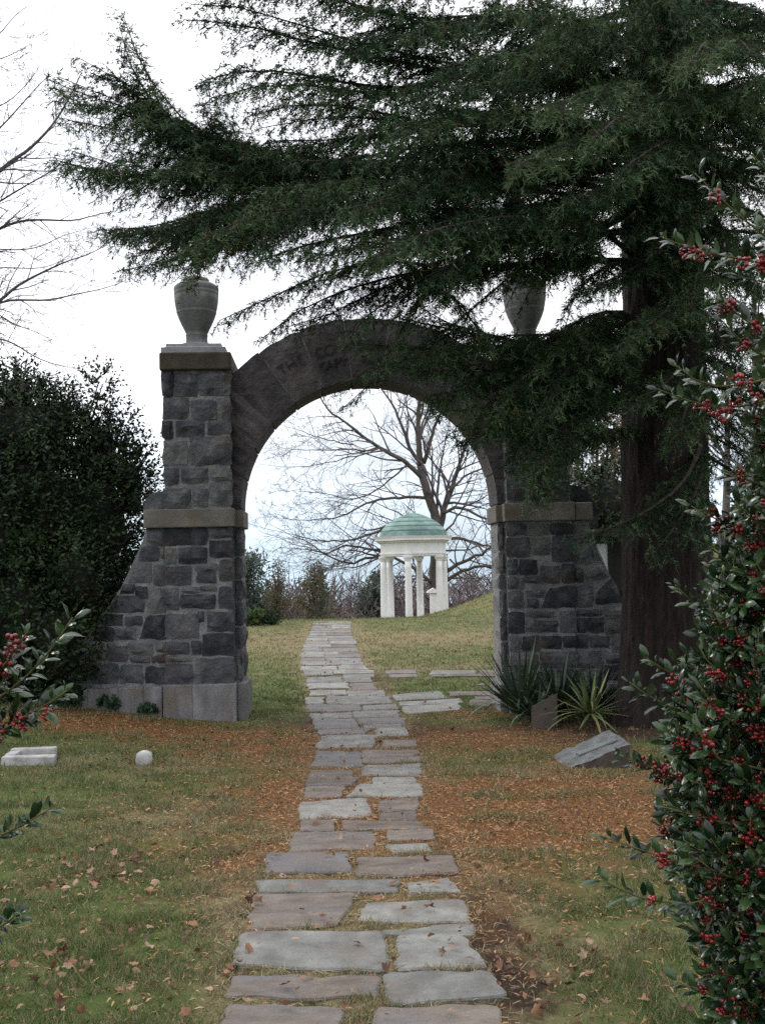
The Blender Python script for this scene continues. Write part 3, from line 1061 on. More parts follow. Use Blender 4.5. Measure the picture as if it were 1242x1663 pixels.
# impost bands, pier caps, plinths
for sgn in (-1, 1):
    if sgn < 0:
        xa, xb, xo = PLx0 - .01, PLx1 + .035, WX(234.5, 840)[0]
        jx = JLx
    else:
        xa, xb, xo = PRx0 - .035, PRx1 + .02, WX(961, 835)[0]
        jx = JRx
    wob = lambda: rnd.uniform(-.006, .006)
    if sgn < 0:
        part('impost_block', bevel_box('impost_block', xo, xb, YW - .06, YB + .15, BANDB + wob(), BANDT + wob(), M['sand'], .014), gate)
        part('impost_block', bevel_box('impost_block', xb - .02, jx + .03, YJ - .045, YB + .03, BANDB - .003, BANDT - .006, M['sand'], .014), gate)
    else:
        part('impost_block', bevel_box('impost_block', xa, xb, YW - .06, YB + .15, BANDB + wob(), BANDT + wob(), M['sand'], .014), gate)
        part('impost_block', bevel_box('impost_block', xb + .004, xo, YW - .045, YB + .12, BANDB - .004, BANDT - .003, M['sand'], .014), gate)
        part('impost_block', bevel_box('impost_block', jx - .03, xa + .02, YJ - .045, YB + .03, BANDB - .003, BANDT - .006, M['sand'], .014), gate)
for x0, x1, pxc in ((PLx0, PLx1, 315), (PRx0, PRx1, 872)):
    ct = TOPZ + .195
    part('pier_cap', bevel_box('pier_cap', x0 - .035, x1 + .02, YW - .045, YB + .17, TOPZ - .012, ct, M['cap'], .02), gate)
CAPZ = TOPZ + .195


def wing(side):
    """sweeping buttress wall beside the pier: outline in photo pixels, outermost last"""
    if side < 0:
        pz = [(540, 262), (520, 340), (480, 430), (440, 520), (400, 600), (340, 690), (265, 790), (185, 900), (95, 1020), (0, 1150), (-40, 1260)]
        pts = [zpt(Zl, a, b) for a, b in pz]
        xin = PLx0 + .02
    else:
        pz = [(724, 272), (770, 400), (860, 600), (950, 770), (1000, 860), (1075, 980), (1160, 1120), (1260, 1260), (1320, 1340)]
        pts = [zpt(Zr, a, b) for a, b in pz]
        xin = PRx1 - .02
    top = BANDB
    pts = np.array(pts)
    pts[0][1] = top
    y0, y1 = YW + .044, YB + .1
    V, Fs = [], []
    for (x, z) in pts:
        V += [(x, y0, z), (x, y1, z), (xin, y0, z), (xin, y1, z)]
    for k in range(len(pts) - 1):
        a, b = 4 * k, 4 * k + 4
        Fs += [(a, a + 2, b + 2, b), (a + 1, b + 1, b + 3, a + 3), (a, b, b + 1, a + 1)]
    return part('wing_wall', mk('wing_wall', np.array(V), Fs, M['mortar'], False), gate), pts


wingL, ptsL = wing(-1)
wingR, ptsR = wing(1)
WL = [(546, 268, 646, 368), (500, 448, 612, 448, 612, 376, 520, 376), (622, 378, 650, 436), (446, 572, 572, 572, 572, 462, 482, 462), (582, 478, 650, 588),
      (396, 636, 476, 636, 476, 582, 420, 582), (486, 596, 548, 664), (336, 738, 530, 738, 530, 646, 372, 646), (560, 608, 650, 738),
      (300, 816, 412, 816, 412, 752, 318, 752), (424, 762, 518, 812), (372, 828, 486, 892), (508, 888, 652, 888, 652, 756, 542, 766),
      (240, 900, 362, 900, 362, 828, 262, 828), (328, 928, 438, 1014), (444, 914, 580, 978), (598, 914, 652, 962), (454, 990, 562, 1020), (272, 952, 314, 1008),
      (606, 978, 652, 1020), (206, 1030, 388, 1138), (400, 1034, 524, 1138), (540, 1046, 652, 1138), (180, 922, 262, 1012), (90, 1036, 192, 1138), (575, 985, 598, 1018)]
front_stones(Zl, WL, wingL, YW + .03)
WR = [(636, 280, 726, 392), (644, 404, 746, 522), (752, 400, 768, 500)[:0] or (752, 500, 800, 500, 764, 396, 752, 396), (712, 642, 856, 606, 806, 508, 680, 546), (632, 556, 684, 642),
      (640, 668, 746, 802), (762, 784, 946, 768, 866, 614, 778, 700), (648, 818, 802, 854), (714, 866, 812, 958), (820, 800, 972, 872)[:0] or (820, 872, 990, 872, 954, 786, 820, 800),
      (644, 872, 706, 958), (828, 884, 926, 966), (936, 884, 1000, 970), (640, 978, 714, 1056), (734, 984, 848, 1052), (870, 980, 1060, 1086),
      (644, 1078, 798, 1182), (828, 1104, 982, 1152), (818, 1164, 1000, 1256), (640, 1196, 790, 1290), (1010, 1100, 1120, 1240), (1010, 1255, 1180, 1340)]
front_stones(Zr, WR, wingR, YW + .03)
# rounded shoulders where the wing meets the upper pier
for x0, sgn, rx in ((PLx0, -1, WX(268, 800)[0] - WX(233, 800)[0]), (PRx1, 1, WX(984, 830)[0] - WX(931, 830)[0])):
    V, Fs = [], []
    k_ = 10
    zb, zt = (BANDT - .002, BANDT + .22) if sgn < 0 else (BANDB - .05, BANDT + .24)
    yA, yB_ = (YW + .05, YB + .1) if sgn < 0 else (YW + .34, YB + .1)
    for k in range(k_ + 1):
        a = math.pi / 2 * k / k_
        x = x0 + sgn * rx * math.cos(a) ** .8
        zv = zb + (zt - zb) * math.sin(a) ** .8
        V += [(x, yA, zv), (x, yB_, zv), (x0 - sgn * .03, yA, zv), (x0 - sgn * .03, yB_, zv)]
    for k in range(k_):
        a, b = 4 * k, 4 * k + 4
        Fs += [(a, a + 2, b + 2, b), (a + 1, b + 1, b + 3, a + 3), (a, b, b + 1, a + 1)]
    Fs += [(0, 1, 3, 2)]
    part('shoulder_stone', mk('shoulder_stone', np.array(V), Fs, M['stone'], False), gate)
# plinth blocks
bx = [WX(60, 1130)[0], WX(143, 1130)[0], WX(193, 1130)[0], WX(234, 1130)[0], WX(264, 1130)[0]]
for a, b in zip(bx[:-1], bx[1:]):
    part('plinth_block', bevel_box('plinth_block', a + .001, b - .001, YW - .03, YB + .16, -.45, PLZ - .005 + rnd.uniform(-.006, .004), M['plinth'], .010, .006), gate)
bx = [WX(266, 1130)[0], WX(314, 1130)[0], WX(384.5, 1130)[0]]
for a, b in zip(bx[:-1], bx[1:]):
    part('plinth_block', bevel_box('plinth_block', a + .001, b - .001, YW - .075, YB + .2, -.45, PLZ + .012, M['plinth'], .010, .006), gate)
part('plinth_block', bevel_box('plinth_block', bx[-1], JLx + .045, YJ - .09, YB + .04, -.45, PLZ + .006, M['plinth'], .016, .006), gate)
bx = [PRx0 - .03, (PRx0 + PRx1) / 2, PRx1 + .03]
for a, b in zip(bx[:-1], bx[1:]):
    part('plinth_block', bevel_box('plinth_block', a + .001, b - .001, YW - .075, YB + .2, -.45, PLZ - .1, M['plinth'], .010, .006), gate)
part('plinth_block', bevel_box('plinth_block', JRx - .045, PRx0 - .03, YJ - .09, YB + .04, -.45, PLZ - .1, M['plinth'], .016, .006), gate)
bx = [PRx1 + .03, PRx1 + .5, PRx1 + 1.1, PRx1 + 1.7]
for a, b in zip(bx[:-1], bx[1:]):
    part('plinth_block', bevel_box('plinth_block', a + .001, b - .001, YW - .03, YB + .16, -.45, PLZ - .11, M['plinth'], .010, .006), gate)


# ------------------------------------------------------------------ urns
def lathe(profile, sides, flute=None):
    V, Fs = [], []
    for (r, z) in profile:
        for k in range(sides):
            a = 2 * math.pi * k / sides
            rr = r
            if flute and flute[0] <= z <= flute[1]:
                rr = r * (1 - .045 * abs(math.sin(a * flute[2] / 2)))
            V.append((rr * math.cos(a), rr * math.sin(a), z))
    n = len(profile)
    for i in range(n - 1):
        for k in range(sides):
            k2 = (k + 1) % sides
            Fs.append((i * sides + k, i * sides + k2, (i + 1) * sides + k2, (i + 1) * sides + k))
    Fs.append(tuple(range(sides))[::-1])
    Fs.append(tuple((n - 1) * sides + k for k in range(sides)))
    return np.array(V), Fs


def urn(xc, label):
    z0 = CAPZ
    s = YW / FPX * 1.06     # metres per photo pixel at the pier
    u = thing('stone_urn', (xc, YW + .42, z0), label, 'urn', 'urns on the gateway piers')
    o = np.array([xc, YW + .42, z0])
    k = .1143 * s           # zoomed pixels to metres
    hw = 432 * k
    mb = MB().box(xc - hw, xc + hw, YW + .42 - hw, YW + .42 + hw, z0 - .002, z0 + 90 * k)
    a = 432 * k * .93
    b = 370 * k
    V = [(xc + sx * q, YW + .42 + sy * q, z0 + zq) for q, zq in ((a, 90 * k), (a * .93, 112 * k), (b, 150 * k)) for sx, sy in ((-1, -1), (1, -1), (1, 1), (-1, 1))]
    Fs = []
    for lv in range(2):
        for q in range(4):
            Fs.append((lv * 4 + q, lv * 4 + (q + 1) % 4, lv * 4 + 4 + (q + 1) % 4, lv * 4 + 4 + q))
    Fs.append((8, 9, 10, 11))
    mb.add(V, Fs)
    part('pedestal', mb.mesh('pedestal', M['urn_base']), u)
    zb = lambda zy_: (1245 - zy_) * k
    prof = [(305, 1095), (310, 1080), (300, 1068), (240, 1045), (165, 1032), (152, 1010), (147, 960), (149, 915), (153, 905), (150, 895), (150, 872), (158, 858),
            (170, 830), (205, 760), (240, 680), (268, 600), (276, 580), (270, 574), (274, 566), (288, 500), (299, 430), (304, 350), (300, 345), (306, 335), (307, 300), (303, 296),
            (308, 285), (310, 240), (302, 222), (262, 190), (190, 180)]
    V, Fs = lathe([(r * k, zb(zy_)) for r, zy_ in prof], 72, flute=(zb(600), zb(858), 36))
    part('body', mk('body', V + o, Fs, M['urn'], True), u)
    prof = [(176, 182), (180, 122), (170, 104), (140, 99), (20, 97)]
    V, Fs = lathe([(r * k, zb(zy_)) for r, zy_ in prof], 40)
    part('lid', mk('lid', V + o, Fs, M['moss'], True), u)
    return u


urn((PLx0 + PLx1) / 2 - .04, 'fluted grey stone urn with a mossy lid on the left pier against open sky')
urn((PRx0 + PRx1) / 2 - .02, 'dark fluted stone urn on the right pier, half hidden under cedar boughs')

# ------------------------------------------------------------------ pavilion
PD = 44.0
pc = P(674, 1003, PD)
pz0 = float(H(pc[0], pc[1]))
ms = PD / FPX
pav = thing('domed_pavilion', (pc[0], pc[1], pz0), 'small white hexagonal pavilion with a green copper dome behind the arch', 'pavilion')


def zat(py, px=674):
    return P(px, py, PD)[2]


Rc = 52.2 * ms
hexa = [math.radians(200 + 60 * k - 4.8) for k in range(6)]
cap_t, cap_b = zat(903), zat(911)


def hexprism(rad, z0, z1, rad2=None):
    rad2 = rad if rad2 is None else rad2
    V = [(pc[0] + rad * math.cos(a), pc[1] + rad * math.sin(a), z0) for a in hexa] + [(pc[0] + rad2 * math.cos(a), pc[1] + rad2 * math.sin(a), z1) for a in hexa]
    F = [tuple(range(6))[::-1], tuple(range(6, 12))] + [(k, (k + 1) % 6, 6 + (k + 1) % 6, 6 + k) for k in range(6)]
    return V, F


for a in hexa:
    c = np.array([pc[0] + Rc * math.cos(a), pc[1] + Rc * math.sin(a), 0])
    zb = pz0 + .12
    prof = []
    hcol = cap_b - zb
    for t in np.linspace(0, 1, 9):
        prof.append((5.9 * ms * (1 - .17 * t ** 1.6), zb + .14 + (hcol - .14) * t))
    V, Fs = lathe(prof, 24)
    col = part('column', mk('column', V + c, Fs, M['white'], True), pav)
    V, Fs = lathe([(5.4 * ms, cap_b), (5.6 * ms, cap_b + .03), (6.5 * ms, cap_b + .09), (7.6 * ms, cap_b + .13), (7.8 * ms, cap_t)], 24)
    part('capital', mk('capital', V + c, Fs, M['white'], False), col)
    V, Fs = lathe([(8.6 * ms, zb), (8.6 * ms, zb + .05), (7.6 * ms, zb + .09), (7.2 * ms, zb + .142)], 24)
    part('column_base', mk('column_base', V + c, Fs, M['white'], False), col)
part('floor_slab', mk('floor_slab', *hexprism(Rc * 1.3, pz0 - .8, pz0 + .12), M['white']), pav)
mb = MB()
PDn = PD - 1.7


def zan(py):
    return P(674, py, PDn)[2]


zA, zB_, zC, zD, zE = zat(903), zan(899), zan(880), zan(876), zan(869)
part('architrave', mk('architrave', *hexprism(Rc * 1.09, zA, zB_), M['white']), pav)
part('frieze', MB().add(*hexprism(Rc * 1.12, zB_, zB_ + .06)).add(*hexprism(Rc * 1.08, zB_ + .06, zC)).mesh('frieze', M['white']), pav)
part('cornice', MB().add(*hexprism(Rc * 1.12, zC, zD, Rc * 1.2)).add(*hexprism(Rc * 1.27, zD, zD + .06)).add(*hexprism(Rc * 1.27, zD + .06, zE, Rc * 1.31)).mesh('cornice', M['white']), pav)
# dome of stepped copper courses; the lowest course is darker
rd, hd = 55 * ms, zat(831.5) - zE - .01
lv = [0, .20, .40, .58, .76, .91, 1.0]
for i in range(6):
    prof = []
    for t in np.linspace(lv[i], lv[i + 1], 4):
        prof.append((rd * max(0, 1 - t ** 1.9) ** .8 + (.005 if t == lv[i] else 0) + .004, zE + hd * t + .01))
    prof = [(prof[0][0] - .03, prof[0][1] - .004)] + prof
    V, Fs = lathe(prof, 48)
    part('dome_course', mk('dome_course', V + np.array([pc[0], pc[1], 0]), Fs[:-2] + ([Fs[-1]] if i == 5 else []), M['copper_dark'] if i == 0 else M['copper'], i > 0), pav)
# white marker standing just beyond it
q = P(704, 1010, 41.5)
s_ = 41.5 / FPX
zq = float(H(q[0], q[1]))
mk_ = thing('white_monument', (q[0], q[1], zq), 'small white gabled marker seen between the pavilion columns', 'monument')
zt = P(704, 963, 41.5)[2]
part('shaft', bevel_box('shaft', q[0] - 5 * s_, q[0] + 6 * s_, q[1] - .15, q[1] + .15, zq - .3, zt, M['white'], .01), mk_)
w_ = 10 * s_
V = [(q[0] - w_, q[1] - .22, zt), (q[0] + w_, q[1] - .22, zt), (q[0] + w_, q[1] + .22, zt), (q[0] - w_, q[1] + .22, zt),
     (q[0] - w_, q[1] - .22, zt + .05), (q[0] + w_, q[1] - .22, zt + .05), (q[0] + w_, q[1] + .22, zt + .05), (q[0] - w_, q[1] + .22, zt + .05),
     (q[0], q[1] - .22, zt + .2), (q[0], q[1] + .22, zt + .2)]
part('gabled_top', mk('gabled_top', np.array(V), [(0, 3, 2, 1), (0, 1, 5, 8, 4), (2, 3, 7, 9, 6), (1, 2, 6, 5), (3, 0, 4, 7), (4, 8, 9, 7), (5, 6, 9, 8)], M['white']), mk_)


# ------------------------------------------------------------------ trees: tools
def grow(out, p, d, L, r, level, bend=.22, lift=.03, spread=(.5, 1.0), kids=(2, 4), minr=.004, shrink=.62):
    n = 5 if level > 0 else 3
    st = L / n
    r_end = max(r * .45, minr * .7)
    nodes = []
    for i in range(n):
        d = (d + Vector((rnd.gauss(0, 1), rnd.gauss(0, 1), rnd.gauss(0, 1))) * bend * .5 + Vector((0, 0, lift))).normalized()
        p2 = p + d * st
        ra, rb = r + (r_end - r) * i / n, r + (r_end - r) * (i + 1) / n
        out.append((p, p2, ra, rb))
        nodes.append((p2.copy(), d.copy(), rb))
        p = p2
    if level <= 0:
        return
    for _ in range(rnd.randint(*kids)):
        q, dd, rb = nodes[rnd.randint(1, n - 1)]
        perp = dd.orthogonal().normalized()
        perp.rotate(Matrix.Rotation(rnd.uniform(0, 2 * math.pi), 3, dd))
        nd = (dd + perp * rnd.uniform(*spread)).normalized()
        grow(out, q, nd, L * shrink * rnd.uniform(.7, 1.2), max(rb * .72, minr), level - 1, bend, lift, spread, kids, minr, shrink)


def limb_twigs(out, pts, rads, every, L, level, minr, spread=(.6, 1.1), start=.15, lift=.03, kids=(2, 4), flat=None):
    pts = np.asarray(pts)
    n = len(pts)
    T = nrm(np.gradient(pts, axis=0))
    i = int(n * start)
    acc = 0
    while i < n:
        d = Vector(T[i])
        perp = d.orthogonal().normalized()
        perp.rotate(Matrix.Rotation(rnd.uniform(0, 2 * math.pi), 3, d))
        if flat:
            perp = Vector((perp.x, perp.y * flat, perp.z)).normalized()
        nd = (d * .9 + perp * rnd.uniform(*spread)).normalized()
        t = i / n
        grow(out, Vector(pts[i]), nd, L * (1.15 - .6 * t) * rnd.uniform(.6, 1.3), max(rads[i] * .55, minr), level, minr=minr, lift=lift, kids=kids)
        i += max(1, int(every * rnd.uniform(.6, 1.4)))


# ------------------------------------------------------------------ bare tree behind the pavilion
def bare_tree_behind():
    D = 53.0
    Z7 = (390, 600, .3543)
    jit = lambda: rnd.uniform(-1, 1)

    def pl(z, depth=(0, 0)):
        pts = []
        for k, (x, y) in enumerate(z):
            t = k / (len(z) - 1)
            pts.append(P(Z7[0] + x * Z7[2], Z7[1] + y * Z7[2], D + depth[0] + (depth[1] - depth[0]) * t))
        return np.array(pts)
    base = P(706, 1010, D)
    zb = float(H(base[0], base[1]))
    t = thing('bare_tree', (base[0], base[1], zb), 'large leafless tree spreading its limbs behind the domed pavilion', 'tree')
    mb = MB()
    s = D / FPX
    limbs = [  # zoom points, radius at start / end in photo px, depth change
        ([(905, 1290), (900, 1100), (888, 960), (890, 860), (905, 760), (895, 690), (868, 600), (838, 510), (825, 440)], 14, 9, (0, 0)),
        ([(905, 760), (925, 690), (940, 620), (965, 550), (1000, 450), (1030, 350), (1050, 270)], 8, 2, (0, 1.5)),
        ([(825, 440), (815, 350), (812, 250), (820, 160), (830, 60), (835, -40)], 7, 2, (0, 0)),
        ([(838, 500), (800, 460), (740, 410), (640, 360), (560, 300), (470, 235), (400, 185), (345, 95)], 5.5, 1.2, (0, -2)),
        ([(830, 430), (795, 400), (765, 330), (740, 255), (705, 170), (660, 110), (630, 60)], 4.5, 1.4, (0, 1)),
        ([(840, 430), (862, 350), (885, 270), (920, 200), (960, 110)], 5, 1.4, (0, -1)),
        ([(880, 590), (880, 500), (885, 420), (875, 340)], 3, 1.2, (0, 1)),
        ([(900, 640), (905, 560), (910, 480), (930, 380), (945, 300)], 3.5, 1.2, (0, 2)),
        ([(850, 590), (780, 585), (700, 588), (620, 600), (540, 632), (450, 680), (330, 690)], 3.6, 1.0, (0, -2)),
        ([(772, 432), (690, 500), (620, 560), (520, 600), (400, 570), (300, 560)], 2.0, .7, (0, -2)),
        ([(640, 360), (560, 375), (450, 360), (330, 375), (230, 365)], 1.9, .6, (-1, -3)),
        ([(520, 345), (430, 330), (330, 300), (220, 265)][::1], 1.4, .5, (-1, -3)),
        ([(590, 380), (500, 400), (400, 430), (250, 450), (180, 445)], 1.3, .5, (-1, -3)),
        ([(690, 715), (630, 740), (560, 770), (480, 785), (380, 790), (240, 755)], 3.0, .8, (-1, -3)),
        ([(870, 700), (780, 700), (690, 715)], 3.6, 3.0, (0, -1)),
        ([(700, 825), (640, 830), (560, 815), (470, 800), (400, 850), (350, 830), (240, 800)], 3.0, .8, (-1, -3)),
        ([(880, 800), (800, 815), (700, 825)], 3.4, 3.0, (0, -1)),
        ([(640, 855), (580, 870), (520, 890), (460, 880), (400, 860), (330, 800), (250, 770)], 3.0, .8, (-1, -3)),
        ([(885, 990), (860, 960), (800, 915), (720, 868), (640, 855)], 4.0, 3.0, (0, -1)),
        ([(640, 862), (560, 900), (480, 912), (400, 918)], 1.8, .7, (-1, -2)),
        ([(925, 660), (980, 632), (1040, 640), (1090, 670), (1150, 690), (1230, 700)], 4.0, 1.4, (0, -1)),
        ([(960, 560), (1010, 500), (1070, 465), (1140, 450), (1230, 430)], 3.0, 1.0, (0, 1)),
        ([(900, 760), (960, 775), (1010, 768), (1080, 800), (1150, 810), (1240, 820)], 4.0, 1.2, (0, -1)),
        ([(905, 990), (960, 955), (1020, 925), (1090, 898), (1160, 905), (1240, 930)], 4.5, 1.6, (0, -1)),
        ([(900, 960), (950, 920), (1010, 880), (1080, 860), (1150, 812), (1240, 760)], 5.0, 1.6, (0, -2)),
        ([(940, 740), (990, 690), (1040, 600), (1080, 500)], 2.4, .8, (0, 2)),
        ([(920, 830), (1000, 830), (1060, 830), (1100, 790)], 2.4, .8, (0, 1)),
        ([(960, 870), (1000, 910), (1060, 950), (1150, 960)], 2.0, .8, (0, -1)),
        ([(940, 610), (1000, 560), (1100, 560), (1160, 540)], 2.0, .7, (0, 2)),
    ]
    tw = []
    for z, r0, r1, dep in limbs:
        pts, L = resample(pl(z, dep), .35)
        n = len(pts)
        pts[1:-1] += rng.normal(0, .025, (n - 2, 3))
        rad = np.linspace(r0 * .78, r1 * .7, n) * s
        mb.tube(pts, rad, 7)
        if z[0][1] < 1200:
            limb_twigs(tw, pts, rad, 1.7, 2.3, 3, .0075, start=.18, lift=.0, kids=(2, 3))
            grow(tw, Vector(pts[-1]), Vector(nrm(pts[-1] - pts[-2])), 1.6, rad[-1], 3, minr=.0075, kids=(2, 3))
    part('trunk', mb.mesh('trunk', M['barebark'], True), t)
    part('twigs', segs_mesh('twigs', tw, M['baretwig']), t, 'stuff')
    print('bare tree segs', len(tw))
    # a last tuft of clinging pinkish leaves
    return t


bare_tree_behind()


def bare_tree_left():
    D = 15.5
    Z8 = (0, 0, .4026)

    def pl(z, dep):
        return np.array([P(x * Z8[2], y * Z8[2], D + dep[0] + (dep[1] - dep[0]) * k / (len(z) - 1)) for k, (x, y) in enumerate(z)])
    base = np.array([-8.2, 15.2, 0])
    base[2] = float(H(base[0], base[1]))
    t = thing('bare_tree', base, 'leafless tree reaching fine twigs in from the left edge of the sky', 'tree')
    s = D / FPX
    mb = MB()
    trunk_top = base + np.array([.5, .2, 7.5])
    tp, _ = resample([base - [0, 0, .2], base + [.05, 0, 1.5], base + [.2, .1, 4.5], trunk_top], .4)
    mb.tube(tp, np.linspace(.24, .12, len(tp)), 10)
    at = lambda h: base + np.array([.07 * h, .03 * h, h])
    limbs = [([(-60, 740), (0, 690), (60, 640), (120, 605), (220, 500), (290, 380), (330, 290)], 5.5, .8),
             ([(-60, 700), (40, 680), (130, 690), (230, 690), (330, 690)], 3, .5),
             ([(-60, 560), (0, 520), (90, 420), (150, 350), (215, 290)], 3, .5),
             ([(-60, 250), (0, 240), (70, 210), (120, 180)], 2, .5),
             ([(-60, 180), (10, 130), (60, 60), (120, 20)], 2, .5),
             ([(-60, 960), (0, 920), (90, 888), (190, 886), (300, 893), (380, 868), (470, 850)], 4.5, .6),
             ([(-60, 850), (20, 800), (120, 740), (230, 680), (290, 600)], 3, .5),
             ([(-60, 1000), (60, 1010), (160, 1000), (250, 950), (330, 930)], 2.4, .5),
             ([(-60, 1260), (0, 1215), (60, 1160), (110, 1130), (200, 1085), (280, 1050), (350, 1030), (430, 990)], 5, .6),
             ([(20, 1210), (100, 1210), (200, 1212), (270, 1195), (350, 1178), (420, 1165), (500, 1135)], 3.6, .5),
             ([(-60, 1240), (0, 1270), (60, 1310), (140, 1335), (230, 1380)], 2.4, .5),
             ([(-60, 1370), (0, 1365), (60, 1385), (140, 1440), (220, 1470), (320, 1490)], 3, .5),
             ([(-60, 1460), (20, 1470), (120, 1520), (230, 1540), (330, 1560), (370, 1510)], 3, .5),
             ([(-60, 1080), (60, 1080), (160, 1085), (240, 1060), (300, 1010)], 2.2, .5),
             ([(-60, 440), (30, 420), (120, 330), (170, 250)], 2.0, .5)]
    tw = []
    for z, r0, r1 in limbs:
        a = pl(z, (0, rnd.uniform(-1.2, .6)))
        st = at(np.clip(a[0][2] - base[2] - 1.0, 1.5, 7.2))
        pts, L = resample(np.vstack([[st], a]), .14)
        n = len(pts)
        rad = np.linspace(max(r0 * 1.3, 3), r1 * .8, n) * s
        mb.tube(pts, rad, 6)
        limb_twigs(tw, pts, rad, 2.0, .75, 3, .0024, start=.3, lift=.012, kids=(2, 3), spread=(.45, .9))
    part('trunk', mb.mesh('trunk', M['barebark'], True), t)
    part('twigs', segs_mesh('twigs', tw, M['baretwig']), t, 'stuff')
    print('left bare segs', len(tw))


bare_tree_left()

# ------------------------------------------------------------------ the big cedar
cb = G(1086, 1172)
CD = 11.3
cb = P(1086, 1172, CD)
cb[2] = float(H(cb[0], cb[1]))
cedar = thing('cedar_tree', cb, 'huge dark cedar with layered drooping boughs and ridged brown trunk', 'tree')


def cedar_trunk():
    hts = np.concatenate([np.linspace(-.25, .6, 16), np.linspace(.65, 9.5, 130)])
    ns = 128
    V = []
    top = P(1068, 180, CD)
    for h in hts:
        t = max(h, 0) / max(top[2] - cb[2], 1)
        c = cb[:2] + (top[:2] - cb[:2]) * t
        r = .475 * (1 - .035 * max(h, 0)) + .16 * math.exp(-max(h, 0) / .35)
        if h > 5.5:
            r *= 1 - .10 * (h - 5.5)
        for k in range(ns):
            a = 2 * math.pi * k / ns
            ca, sa = math.cos(a), math.sin(a)
            wv = h + .25 * mn.noise(Vector((ca * 4, sa * 4, h * 1.3)))
            ridge = mn.noise(Vector((ca * 3.6, sa * 3.6, h * .35))) * .5 + abs(mn.noise(Vector((ca * 11, sa * 11, wv * .9 + 7)))) * 1.0 + abs(mn.noise(Vector((ca * 19, sa * 19, wv * 2.2)))) * .4
            lobe = .07 * math.cos(2 * (a - .4)) + .03 * math.cos(3 * a + 1) + .05 * math.cos(5 * a + .3) * math.exp(-max(h, 0) / .7)
            rr = r * (1 + lobe) + .05 * ridge
            V.append((c[0] + rr * ca, c[1] + rr * sa, cb[2] + h))
    Fs = []
    for i in range(len(hts) - 1):
        for k in range(ns):
            k2 = (k + 1) % ns
            Fs.append((i * ns + k, i * ns + k2, (i + 1) * ns + k2, (i + 1) * ns + k))
    return part('trunk', mk('trunk', np.array(V), Fs, M['bark'], True), cedar)


cedar_trunk()
NT = {'needles': 0}
AXES = [np.array([[*(cb[:2] + (P(1068, 180, CD)[:2] - cb[:2]) * h / (P(1068, 180, CD)[2] - cb[2])), cb[2] + h] for h in np.linspace(1, 9.4, 43)])]


